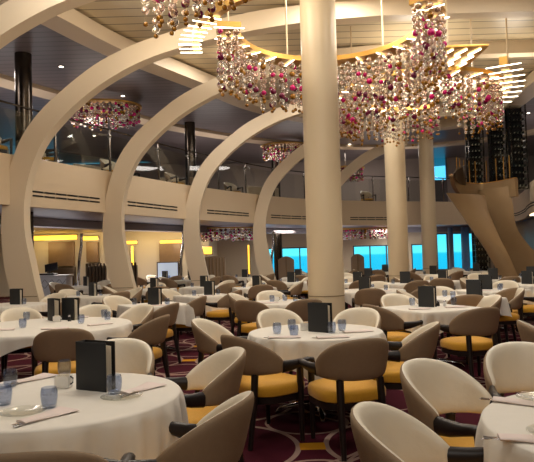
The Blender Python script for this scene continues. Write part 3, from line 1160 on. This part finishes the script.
for i, (x, y, desc, sq) in enumerate(FAR):
    rot = rf.uniform(0, 1.5)
    R = 0.45 if sq else 0.6
    table(desc, x, y, R, R + 0.2, sq, rot, seed=60 + i)
    n = 4
    a0 = rf.uniform(0, PI / 2)
    for k in range(n):
        a = a0 + k * 2 * PI / n + rf.uniform(-0.15, 0.15)
        rr = R + 0.60 + rf.uniform(0, 0.12)
        dx, dy = rr * math.cos(a), rr * math.sin(a)
        sx_, sy_ = x + dx * (1 - 0.27 / rr), y + dy * (1 - 0.27 / rr)
        if any(math.hypot(sx_ - q_[0], sy_ - q_[1]) < 0.66 for q_ in PLACED) or any(math.hypot(sx_ - q_[0], sy_ - q_[1]) < q_[2] + 0.36 for q_ in BLOCK if q_[:2] != (x, y)):
            continue
        chair(x + dx, y + dy, -dx, -dy, 'armchair, %s of table %s' % (side_word(dx, dy), desc), 'barrel armchairs with mustard seats')
    ware('menu', x - 0.03, y + 0.05, 'dark menu holder on the table ' + desc, rf.uniform(-0.9, -0.3))
    ware('tumbler', x - 0.22, y - 0.05, 'blue tumbler left of menu, table ' + desc)
    ware('tumbler', x + 0.24, y + 0.0, 'blue tumbler right of menu, table ' + desc)

# ================================================================== chandeliers
BR = (0.046, 0.062)
BM = ['wire', 'bead_clear', 'bead_blush', 'bead_magenta', 'bead_plum', 'bead_amber']


def strand(mb, rnd, length, c=(0, 0, 0), sub=2, scale=1.0, end=True):
    """a string of glass balls hanging down from c"""
    z = -0.03
    mb.tube([(c[0], c[1], c[2]), (c[0], c[1], c[2] - length + 0.02)], 0.003, 5, 0)
    pick = rnd.randint(0, 8)
    i = 0
    while z > -length + 0.14:
        r = rnd.uniform(*BR) * scale
        if i == pick:
            mi = rnd.choice((3, 3, 4))
        elif i == pick + 3 and rnd.random() < 0.5:
            mi = 4
        else:
            mi = rnd.choice((1, 1, 1, 1, 2, 2, 2)) if rnd.random() < 0.92 else 5
        mb.ball((c[0], c[1], c[2] + z - r), r, mi, sub)
        z -= 2 * r + rnd.choice((0.0, 0.004, 0.012, 0.05))
        i += 1
    if end:
        mb.ball((c[0], c[1], c[2] - length), 0.034 * scale, 5, sub)
    return mb


rs = random.Random(21)
STR = [(0.62 + 0.075 * (k % 6), k % 6, strand(MB(), rs, 0.62 + 0.075 * (k % 6), end=False).mesh('bead_strand', BM, 80)) for k in range(36)]
ME_end = MB().ball((0, 0, 0), 0.036).mesh('end_ball', 'bead_amber', 80)


def chandelier(name, label, path, z, width, rows, pitch, n_max=100, rods=True, lens=(0, 6), rod_len=None, rod_part=1.0, band_h=0.075, rod_side=0.0, hang=None, skip=None):
    t = thing(name, label, 'chandelier', (path[0].x, path[0].y, z))
    org = Vector((path[0].x, path[0].y, 0))
    P = [p - org for p in path]
    mb = MB()
    ribbon(mb, P, -width / 2, width / 2, -0.015, band_h)
    mb.build('gold_band', 'gold_leaf', t)
    nn = normals(P)
    # arc-length walk
    acc, spots, last = 0.0, [], None
    for i in range(len(P) - 1):
        seg = (P[i + 1] - P[i]).length
        steps = max(1, int(seg / 0.02))
        for q_ in range(steps):
            pt = P[i].lerp(P[i + 1], q_ / steps)
            if last is None or (pt - last).length >= pitch:
                spots.append((pt, nn[i], (P[i + 1] - P[i]).normalized()))
                last = pt
    pos = []
    for i, (p, n, d) in enumerate(spots):
        if skip and skip(i / len(spots)):
            continue
        for r in range(rows):
            off = -width / 2 + width * (r + 0.5) / rows
            pos.append(p + n * (off + rs.uniform(-0.02, 0.02)) + d * (pitch * 0.5 * (r % 2) + rs.uniform(-0.02, 0.02)))
    pos.sort(key=lambda v: (v + org).length)
    stuff = MB()
    for i, p in enumerate(pos):
        if i < n_max:
            ln_, _, me_ = rs.choice([q for q in STR if lens[0] <= q[1] < lens[1]])
            so = link('bead_strand', me_, t, (p.x, p.y, -0.015))
            link('end_ball', ME_end, so, (0, 0, -ln_))['label'] = 'amber end ball'
        else:
            strand(stuff, rs, rs.uniform(0.6, 0.95), (p.x, p.y, -0.015), 1)
    if stuff.v:
        stuff.build('bead_strand', BM, t, 80)['kind'] = 'stuff'
    if rods:
        for i, (p, n, d) in enumerate(spots):
            if i % 2 or i > rod_part * len(spots):
                continue
            c = p + n * rod_side
            rl = rod_len or width * 0.62
            MB().tube([c - n * rl + Vector((0, 0, -0.035)), c + n * rl + Vector((0, 0, -0.035))], 0.009, 6).build('light_rod', 'rod_glow', t)
    for f in (hang or (0.1, 0.5, 0.9)):
        p = P[int(f * (len(P) - 1))]
        MB().tube([(p.x, p.y, 0.05), (p.x, p.y, CEIL - 0.02 - z)], 0.018, 8).build('suspension_rod', 'column_paint', t)
    return t


def arc(cx, cy, r, a0, a1, n=40, ry=None):
    return [Vector((cx + r * math.cos(R_(a0 + (a1 - a0) * i / n)), cy + (ry or r) * math.sin(R_(a0 + (a1 - a0) * i / n)), 0)) for i in range(n + 1)]


chandelier('bead_chandelier', 'open ring of glass balls crossing behind the thick column', arc(1.15, 10.1, 1.72, 192, -42, 50), 5.3, 0.40, 3, 0.235, lens=(3, 6), hang=(0.03, 0.35, 0.62, 0.97))
chandelier('bead_chandelier', 'oval bead chandelier hanging right of the second column', arc(3.75, 14.4, 1.72, 60, 400, 60), 5.3, 0.44, 4, 0.24, lens=(1, 6), hang=(0.1, 0.4, 0.7))
chandelier('bead_chandelier', 'bead chandelier at the top left edge, its gold ends outside the picture', pin([(-1.50, 8.1, 0), (-1.2, 7.98, 0), (-0.82, 7.7, 0), (-0.5, 7.35, 0), (-0.25, 7.0, 0), (-0.1, 6.6, 0)], 8), 5.3, 0.40, 3, 0.22, lens=(0, 2), hang=(0.2, 0.7))
chandelier('ribbon_light', 'gold ribbon with glowing rods hooking down at top left', pin([(-1.20, 10.9, 0), (-1.16, 10.4, 0), (-0.98, 9.85, 0), (-0.6, 9.15, 0), (-0.15, 8.7, 0), (0.5, 8.4, 0)], 8), 5.3, 0.12, 1, 0.09, 0, True, rod_len=0.20, rod_part=0.5, rod_side=-0.10, band_h=0.16,
           skip=lambda f: True, hang=(0.75,))
chandelier('ribbon_light', 'gold ribbon with glowing rods curling up over the bronze tower', pin([(4.95, 12.2, 0), (5.55, 13.4, 0), (5.95, 14.7, 0), (6.0, 15.7, 0), (5.8, 16.5, 0)], 8), 5.3, 0.16, 1, 0.22, 0, True, rod_len=0.34, band_h=0.16,
           skip=lambda f: True, hang=(0.3,))
# wide gold plate with slanted rods over the oval chandelier
t = thing('ribbon_light', 'flat gold plate with slanted glowing rods over the oval chandelier', 'light', (3.78, 12.05, 5.42))
MB().box((0, 0, 0), (1.15, 1.35, 0.05), 0.01).build('gold_plate', 'gold_leaf', t)
for i in range(4):
    for j in range(3):
        x, y = -0.42 + 0.27 * i, -0.42 + 0.42 * j
        MB().tube([(x - 0.06, y + 0.19, -0.045), (x + 0.06, y - 0.17, -0.045)], 0.014, 6).build('light_rod', 'rod_glow', t)
MB().tube([(0, 0, 0.02), (0, 0, 1.38)], 0.018, 8).build('suspension_rod', 'column_paint', t)

# far chandeliers on the upper deck and under the balcony
for (px, py, Y, rx, ry, z, ln, lab) in (
        (105, 104, 19.0, 1.0, 0.8, 6.35, 0.5, 'far bead chandelier above the railing at upper left'),
        (284, 135, 27.0, 0.9, 0.8, 6.4, 0.5, 'far bead chandelier on the upper deck left of the thick column'),
        (347, 172, 29.0, 0.7, 0.6, 5.6, 0.6, 'small far bead chandelier on the upper deck right of the thick column'),
        (227, 240, 24.5, 1.15, 0.7, 2.62, 0.42, 'low bead chandelier under the balcony between third and fourth arches'),
        (368, 240, 28.6, 1.3, 0.6, 2.62, 0.42, 'low bead chandelier under the balcony right of the thick column')):
    c = at(px, py, Y)
    t = thing('bead_chandelier', lab, 'chandelier', (c.x, c.y, z))
    ring_ = arc(0, 0, rx, 0, 360, 36, ry)
    mb = MB()
    ribbon(mb, ring_, -0.16, 0.16, 0.0, 0.05)
    mb.build('gold_band', 'gold_leaf', t)
    st = MB()
    rr = random.Random(int(px))
    for k in range(36):
        for f in (0.9, 1.06):
            p = ring_[k] * f
            zz = 0.0
            while zz > -ln * rr.uniform(0.8, 1.0):
                r = rr.uniform(0.05, 0.07)
                st.ball((p.x, p.y, zz - r), r, rr.choice((1, 1, 2, 2, 3, 4, 5)), 1)
                zz -= 2 * r
    st.build('bead_strand', BM, t, 80)['kind'] = 'stuff'
    if z > 3:
        MB().tube([(0.0, ry, 0.02), (0.0, ry, 6.63 - z if 6.63 - z > 0.04 else 0.1)], 0.02, 6).build('suspension_rod', 'steel', t)

# ================================================================== glass railing of the upper deck
rail = thing('glass_railing', 'glass railing with steel posts along the upper balcony', 'railing', (0, 0, 0))
mb = MB()
i_end = 56
top_pts = [Vector((p.x, p.y, 4.88)) for p in BAL[:i_end]]
nn = normals(BAL[:i_end])
mb.tube([p + n * 0.10 for p, n in zip(top_pts, nn)], 0.022, 8)
mb.build('handrail', 'dark_steel', rail)
acc = 0.0
posts = []
for i in range(i_end - 1):
    acc += (BAL[i + 1] - BAL[i]).length
    if acc > 1.55:
        acc = 0
        posts.append((BAL[i + 1], nn[i + 1]))
for p, n in posts:
    q_ = p + n * 0.10
    m_ = MB()
    m_.box((q_.x, q_.y, (3.74 + 4.88) / 2), (0.045, 0.045, 4.88 - 3.74), 0.006, math.atan2(n.y, n.x))
    m_.box((q_.x, q_.y, 4.72), (0.10, 0.10, 0.05), 0.006, math.atan2(n.y, n.x))
    m_.build('post', 'steel', rail)
for k in range(len(posts) - 1):
    a, b_ = posts[k][0] + posts[k][1] * 0.10, posts[k + 1][0] + posts[k + 1][1] * 0.10
    d = (b_ - a)
    L_ = d.length - 0.10
    c = (a + b_) / 2
    MB().box((c.x, c.y, 4.26), (L_, 0.012, 0.98), 0, math.atan2(d.y, d.x)).build('glass_panel', 'rail_glass', rail)

# furniture on the upper deck behind the railing
DECK = FT - 0.25
chairs_up = ((-6.1, 12.9, 0.8, -0.5), (-5.6, 14.4, 0.9, 0.3), (-4.6, 17.1, 0.8, -0.5), (-4.5, 18.4, 0.5, 0.9), (-3.3, 20.1, 0.9, -0.4), (-2.7, 21.5, 0.9, 0.3), (-1.5, 23.3, 0.7, -0.7), (4.6, 28.0, 0.3, -1), (6.2, 28.6, -0.3, -1))
words = ('first', 'second', 'third', 'fourth', 'fifth', 'sixth', 'seventh', 'eighth', 'ninth')
for k, (x, y, fx, fy) in enumerate(chairs_up):
    chair(x, y, fx, fy, 'armchair behind the balcony glass, %s from the left on the upper deck' % words[k], 'armchairs on the upper deck', DECK)
proto_sofa = None
for k, (x, y, rz) in enumerate(((-7.2, 15.3, 1.05), (-5.3, 19.6, 1.0), (-3.2, 23.4, 0.9), (0.1, 26.8, 0.75))):
    lab = 'low grey banquette behind the balcony glass, %s from the left' % words[k]
    if proto_sofa is None:
        s_ = thing('banquette', lab, 'sofa', (x, y, DECK + 0.01), rz, 'banquettes on the upper deck')
        MB().box((0, 0, 0.22), (1.9, 0.6, 0.44), 0.05).build('seat', 'deck_sofa', s_)
        MB().box((0, 0.34, 0.55), (1.9, 0.16, 1.05), 0.06).build('backrest', 'deck_sofa', s_)
        kids(s_)
        proto_sofa = s_
    else:
        dup(proto_sofa, (x, y, DECK), rz, lab, 'banquettes on the upper deck')

# steel columns at the deck edge
for k, (px, Y) in enumerate(((24.5, 14.6), (191, 22.6), (276, 28.6))):
    x = at(px, 180, Y).x
    c = struct(MB().lathe([(0.2, 0.0), (0.2, 6.64)], (x, Y, 0), 28).build('column', 'dark_steel'))
    MB().lathe([(0.215, DECK), (0.215, DECK + 0.12)], (x, Y, 0), 28).build('collar', 'steel', c)

# downlights
dl = 0
spots = [(60, 63, 6.61), (105, 56, 6.61), (133, 84, 6.61), (36, 84, 6.61), (178, 90, 6.61), (230, 105, 6.61), (207, 66, 6.41), (242, 140, 6.61), (258, 138, 6.61), (134, 83, 6.61)]
pos = [(-7.3, 17.5), (-6.3, 20.5), (-5.3, 15.6), (-4.4, 18.6), (-5.0, 22.8), (-2.9, 21.2), (-2.4, 24.5), (-0.7, 25.2), (-8.0, 21.0), (-7.0, 24.5), (10.0, 22.5), (10.8, 19.5), (4.0, 28.0), (7.0, 29.0)]
proto_dl = None
for k, (x, y) in enumerate(pos):
    lab = 'small round downlight in the dark upper deck ceiling'
    if proto_dl is None:
        t = thing('downlight', lab, 'light', (x, y, 6.62), 0, 'downlights of the upper deck ceiling')
        MB().lathe([(0.05, -0.012), (0.085, -0.012), (0.09, 0.0), (0.05, 0.0)], (0, 0, 0), 20).build('trim_ring', 'steel', t)
        MB().lathe([(0.055, -0.016), (0.055, -0.006)], (0, 0, 0), 20).build('lens', 'down_glow', t)
        kids(t)
        proto_dl = t
    else:
        dup(proto_dl, (x, y, 6.62), 0, lab, 'downlights of the upper deck ceiling')

# ================================================================== bar zone at the back left
def at_z(x, y, Y):
    return at(x, y, Y)


def box_px(name, x0, y0, x1, y1, Y, th, m_, label, cat, bev=0.02, parent=None, group=None):
    a, b_ = at(x0, y0, Y), at(x1, y1, Y)
    z0 = max(0.0, b_.z)
    o = MB().box(((a.x + b_.x) / 2, Y + th / 2, (a.z + z0) / 2), (abs(b_.x - a.x), th, abs(a.z - z0)), bev).build(name, m_, parent)
    if label:
        tag(o, label, cat, group)
    return o


def cove(x0, y0, x1, y1, Y, lab):
    a, b_ = at(x0, y0, Y), at(x1, y1, Y)
    t = thing('cove_light', lab, 'light', ((a.x + b_.x) / 2, Y, min(a.z, b_.z)))
    w, h = abs(a.x - b_.x), abs(a.z - b_.z)
    MB().box((0, 0, h / 2), (w, 0.05, h), 0.01).build('glowing_strip', 'cove_glow', t)
    MB().box((0, 0.04, h / 2), (w + 0.05, 0.03, h + 0.03), 0.005).build('channel', 'steel', t)


cove(33, 236, 77, 239.5, 26.4, 'long yellow cove light above the left bronze panel')
cove(31, 243, 33, 288, 26.4, 'tall yellow cove light left of the bronze panel')
cove(83, 236.5, 98, 240, 26.4, 'short yellow cove light above the fluted screen')
cove(131, 246, 134, 280, 26.4, 'tall yellow cove light before the cream pillar')
cove(122, 241, 137, 244, 26.4, 'short yellow cove light right of the second arch')
cove(160, 240.5, 182, 243, 26.4, 'yellow cove light above the white screen')
cove(201, 247, 212, 254, 26.4, 'small yellow cove light behind the fluted divider')
cove(247.5, 245, 250, 274, 26.4, 'thin vertical yellow light left of the fourth arch')


def bar_panel(x0, y0, x1, y1, lab):
    a, b_ = at(x0, y0, 26.2), at(x1, y1, 26.2)
    w, h = b_.x - a.x, a.z - b_.z
    t = thing('bronze_wall_panel', lab, 'panel', ((a.x + b_.x) / 2, 26.2, b_.z))
    MB().box((0, 0.1, h / 2), (w, 0.2, h), 0.02).build('panel', 'panel_brown', t)
    MB().box((0, 0.06, -0.5), (w * 1.05, 0.3, 0.9), 0.02).build('cabinet_base', 'dark_bronze', t)


bar_panel(48, 242, 74, 266, 'large bronze wall panel glowing yellow behind the till')
bar_panel(86, 242, 98, 262, 'narrow bronze wall panel right of the steel pole')
bar_panel(159, 243.5, 181, 262, 'bronze wall panel above the white screen')

# till counter
c0 = at(52, 292, 19.6)
t = thing('till_counter', 'pale blue counter with a crossed front by the first arch', 'counter', (c0.x, c0.y, 0))
MB().box((0, 0.3, 0.5), (0.95, 0.6, 1.0), 0.02).build('body', 'counter_white', t)
MB().box((0, 0.3, 1.02), (1.02, 0.68, 0.05), 0.01).build('worktop', 'counter_white', t)
for k in range(4):
    for s_ in (-1, 1):
        m_ = MB()
        x = -0.35 + 0.235 * k
        m_.tube([(x - s_ * 0.11, -0.006, 0.62), (x + s_ * 0.11, -0.006, 0.9)], 0.008, 6)
        m_.build('cross_bar', 'counter_line', t)
t = thing('till', 'black till with tilted screen on the pale blue counter', 'till', (c0.x - 0.2, c0.y + 0.25, 1.045))
MB().box((0, 0, 0.03), (0.5, 0.36, 0.06), 0.01).build('base', 'black_plastic', t)
MB().tube([(0, 0.05, 0.05), (0.05, 0.08, 0.22)], 0.03, 8).build('stand', 'black_plastic', t)
MB().box((0.08, 0.05, 0.26), (0.42, 0.03, 0.30), 0.01, mtx=Matrix.Rotation(R_(-35), 4, 'X') @ Matrix.Rotation(R_(-14), 4, 'Y')).build('screen', 'black_plastic', t)

# white screen on its stand
c0 = at(168, 279, 22.4)
t = thing('white_screen', 'white presentation screen below the bronze panel', 'screen', (c0.x, c0.y, 0))
MB().box((0, 0, 1.05), (0.74, 0.05, 0.55), 0.01).build('panel', 'screen_blue', t)
MB().box((0, 0.02, 1.05), (0.82, 0.05, 0.63), 0.01).build('frame', 'dark_bronze', t)
for s_ in (-1, 1):
    MB().box((s_ * 0.3, 0.02, 0.38), (0.05, 0.05, 0.76), 0.005).build('leg', 'dark_steel', t)

# dividers with fins
def divider(px0, px1, ytop, Y, lab, n, curved=0.0):
    a, b_ = at(px0, ytop, Y), at(px1, ytop, Y)
    w = b_.x - a.x
    t = thing('fluted_divider', lab, 'divider', ((a.x + b_.x) / 2, Y, 0))
    h = a.z
    if curved:
        # panel with a rounded top
        rings = []
        for yy in (0.0, 0.12):
            pts = [(-w / 2, yy, 0.0)] + [(-w / 2 + w * k / 14, yy, h - curved + curved * math.sin(PI * (0.18 + 0.64 * k / 14))) for k in range(15)] + [(w / 2, yy, 0.0)]
            rings.append(pts)
        MB().loft(rings, True, True, 0, False).build('panel', 'fluted_brown', t)
    else:
        MB().box((0, 0.06, (h - 0.15) / 2), (w, 0.06, h - 0.15), 0.01).build('panel', 'fluted_brown', t)
    for k in range(n):
        x = -w / 2 + w * (k + 0.5) / n
        MB().box((x, -0.01, h * 0.48), (0.05, 0.07, h * 0.96), 0.008).build('fin', 'dark_bronze' if not curved else 'panel_brown', t)


divider(86, 106, 262, 20.5, 'fluted brown divider with fins, left of the second arch', 6)
divider(124, 137, 261, 20.5, 'dark finned divider just right of the second arch', 4)
divider(201, 225, 256.5, 21.5, 'brown fluted divider right of the third arch', 7, 0.12)
divider(278, 294, 256.5, 26.0, 'round topped brown divider before the first window', 1, 0.35)
divider(351, 364, 254, 27.0, 'round topped brown divider right of the thick column', 1, 0.35)

# bent steel lamp poles
for k, (px, Y, lab) in enumerate(((79, 21.0, 'bent steel pole before the bronze panels'), (26, 15.8, 'bent steel pole left behind the first arch'), (181, 21.8, 'bent steel pole left of the third arch'), (272, 24.0, 'bent steel pole right of the fourth arch'))):
    b0 = at(px, 280, Y)
    t = thing('steel_pole', lab, 'pole', (b0.x, Y, 0))
    MB().lathe([(0.13, 0.0), (0.13, 0.02), (0.05, 0.05)], (0, 0, 0), 20).build('base', 'steel', t)
    MB().tube([(0, 0, 0.04), (-0.02, 0, 0.8), (0.02, 0, 1.5), (0.10, 0, 2.0), (0.12, 0, 2.45)], [0.06, 0.06, 0.055, 0.05, 0.05], 12).build('pole', 'chrome', t)

# curtains / pale pillars between the far right windows
for (px0, px1, lab) in ((449, 454, 'narrow pale curtain left of the tall window by the wine rack'), (462, 470, 'pale curtain right of the tall window by the wine rack')):
    a, b_ = at(px0, 240, 30.2), at(px1, 240, 30.2)
    n = 24
    rings = []
    for z in (0.02, 1.4, 2.66):
        rings.append([(a.x + (b_.x - a.x) * k / n, 30.3 + 0.05 * math.sin(k * 1.7), z) for k in range(n + 1)] + [(a.x + (b_.x - a.x) * k / n, 30.36 + 0.05 * math.sin(k * 1.7), z) for k in range(n, -1, -1)])
    tag(MB().loft(rings, True, True).build('curtain', 'curtain', None, 60), lab, 'curtain')

# ================================================================== bronze tower on the right
tower = thing('bronze_tower', 'swept bronze stair tower folding down to the floor at right', 'sculpture', (7.2, 19.5, 0))
ORG = Vector((7.2, 19.5, 0))


def sweep(name, Lp, Rp, m_, th=0.10):
    """curved sheet of real thickness between two space curves"""
    Lc, Rc = pin([p - ORG for p in Lp], 6), pin([p - ORG for p in Rp], 6)
    n = min(len(Lc), len(Rc))
    nw = 8
    grid = []
    for i in range(n):
        a, b_ = Lc[i], Rc[i]
        row = []
        for j in range(nw + 1):
            u = j / nw
            p = a.lerp(b_, u)
            p = p + Vector((0, -0.07 * math.sin(PI * u), 0))
            row.append(p)
        grid.append(row)
    rings = []
    for row in grid:
        rings.append(row + [p + Vector((0.02, th, 0)) for p in reversed(row)])
    mb = MB()
    mb.loft(rings, True, True)
    return mb.build(name, m_, tower, 50)


sweep('sweep_panel', [at(446, 193, 18.9), at(456, 207, 19.0), at(470, 227, 19.0), at(487, 252, 19.0), at(504, 284, 18.9)],
      [at(485, 195, 19.5), at(489, 212, 19.3), at(500, 238, 19.0), at(511, 260, 18.8), at(522, 286, 18.7)], 'bronze')
sweep('wall_panel', [at(478, 190, 20.6), at(486, 210, 20.4), at(498, 236, 20.2), at(512, 262, 20.0), at(524, 292, 19.9)],
      [at(511, 186, 19.75), at(513, 206, 19.7), at(519, 232, 19.7), at(545, 262, 19.6), at(575, 292, 19.4)], 'bronze')
# curved parapet above, open towards the hall
RIM = pin([at(453, 172, 18.0) - ORG, at(456, 177, 19.2) - ORG, at(464, 181.5, 20.3) - ORG, at(480, 184, 20.9) - ORG, at(498, 181, 20.3) - ORG, at(510, 178.5, 19.7) - ORG, at(515, 177.3, 19.5) - ORG], 6)
nn = normals(RIM)
rings = []
for i, (p, n) in enumerate(zip(RIM, nn)):
    zl = 3.74 - 0.54 * min(1.0, i / 14)
    rings.append([Vector((p.x, p.y, zl)) + n * 0.12, Vector((p.x, p.y, zl)), Vector((p.x, p.y, 3.80)), Vector((p.x, p.y, 3.80)) + n * 0.12])
MB().loft(rings, True, True).build('parapet', 'bronze', tower, 50)
MB().tube([Vector((p.x, p.y, 3.81)) + n * 0.06 for p, n in zip(RIM, nn)], [0.012 + 0.016 * min(1.0, i / 8) for i in range(len(RIM))], 8).build('parapet_rim', 'gold', tower)
rings = []
for i in range(0, 13):
    p, n = RIM[i], nn[i]
    zt = 3.84 + 0.045 * i
    rings.append([Vector((p.x + 0.10, p.y + 0.1, 3.7)), Vector((p.x + 0.04, p.y + 0.05, 3.7)), Vector((p.x + 0.04, p.y + 0.05, zt)), Vector((p.x + 0.10, p.y + 0.1, zt))])
MB().loft(rings, True, True).build('inner_screen', 'dark_bronze', tower, 50)
far = None
for i in range(9, len(RIM)):
    p = RIM[i] + nn[i] * 0.06
    if far is not None and (p - far).length < 0.30:
        continue
    far = p
    MB().tube([Vector((p.x, p.y, 3.80)), Vector((p.x, p.y, 4.60))], 0.016, 8).build('gold_post', 'gold', tower)
# bronze clad wall under the right balcony
ub = MB()
ribbon(ub, BAL[-32:], 0.35, 0.5, 0.0, 2.69)
struct(ub.build('wall_under_balcony', 'bronze'))

# wine racks: glass fronted, from the upper deck to the ceiling and one at floor level
BOT = None


def bottle(loc, rz, label, group):
    global BOT
    if BOT is None:
        o = MB()
        prof_b = [(0.0, 0.0), (0.036, 0.0), (0.038, 0.01), (0.038, 0.19), (0.03, 0.22), (0.014, 0.245), (0.014, 0.30), (0.0, 0.30)]
        n = 12
        rings = [[(0.0 + r * math.cos(2 * PI * j / n), z - 0.15, r * math.sin(2 * PI * j / n)) for j in range(n)] for r, z in prof_b[1:-1]]
        o.loft(rings, True, True)
        rings = [[(r * math.cos(2 * PI * j / n), z - 0.15, r * math.sin(2 * PI * j / n)) for j in range(n)] for r, z in ((0.0392, 0.06), (0.0392, 0.15))]
        o.loft(rings, True, False, 1)
        BOT = tag(o.build('wine_bottle', ['wine_bottle', 'bottle_label'], None, 50), label, 'bottle', group)
        BOT.location, BOT.rotation_euler = loc, (0, 0, rz)
        KIDS[BOT] = []
        return BOT
    return dup(BOT, loc, rz, label, group)


racks = [(483, 21.6, 3.55, 6.6, 'tall left wine rack on the bronze tower'), (506, 21.3, 3.55, 6.6, 'tall middle wine rack on the bronze tower'),
         (526, 20.8, 3.55, 6.6, 'tall right wine rack on the bronze tower'), (480, 23.0, 0.0, 2.55, 'low wine rack under the bronze sweep')]
for k, (px, Y, z0, z1, lab) in enumerate(racks):
    x = at(px, 230, Y).x - (0 if k == 3 else 0.18)
    t = thing('wine_rack', lab, 'wine rack', (x, Y, z0))
    h = z1 - z0
    w = 0.52
    m_ = MB()
    for sx_ in (-1, 1):
        for sy_ in (-1, 1):
            m_.box((sx_ * w / 2, sy_ * 0.17, h / 2), (0.03, 0.03, h))
    m_.box((0, 0, h - 0.02), (w, 0.36, 0.04))
    m_.box((0, 0, 0.02), (w, 0.36, 0.04))
    m_.build('frame', 'dark_steel', t)
    MB().box((0, 0.2, h / 2), (w, 0.02, h)).build('back_panel', 'black_plastic', t)
    MB().box((0, -0.21, h / 2), (w + 0.04, 0.012, h)).build('glass_front', 'rail_glass', t)
    nr = int((h - 0.2) / 0.23)
    for r in range(nr):
        z = 0.14 + 0.23 * r
        MB().box((0, 0, z - 0.05), (w, 0.3, 0.012)).build('shelf', 'steel', t)
        for c_ in range(4):
            bottle((x - 0.18 + 0.12 * c_, Y + 0.0, z0 + z - 0.044 + 0.0395), 0, 'dark wine bottle lying in the ' + lab, 'bottles in the ' + lab)
# lit slot under the right balcony edge
ls = BAL[-20:-8]
t = thing('slot_light', 'long glowing light slot under the right balcony edge', 'light', (0, 0, 0))
mb = MB()
ribbon(mb, ls, 0.03, 0.3, 2.655, 2.695)
mb.build('glowing_strip', 'slot_glow', t)

for lb, os_ in LABELS.items():
    n = len(lb.split())
    if len(os_) > 1 and not all(g for _, g in os_):
        print('DUPLABEL', lb, len(os_))
    elif len(os_) > 1 and 'bottle' not in lb and 'downlight' not in lb:
        print('SHARED', lb, len(os_))
    if n < 4 or n > 16:  # noqa
        print('LEN', n, lb)
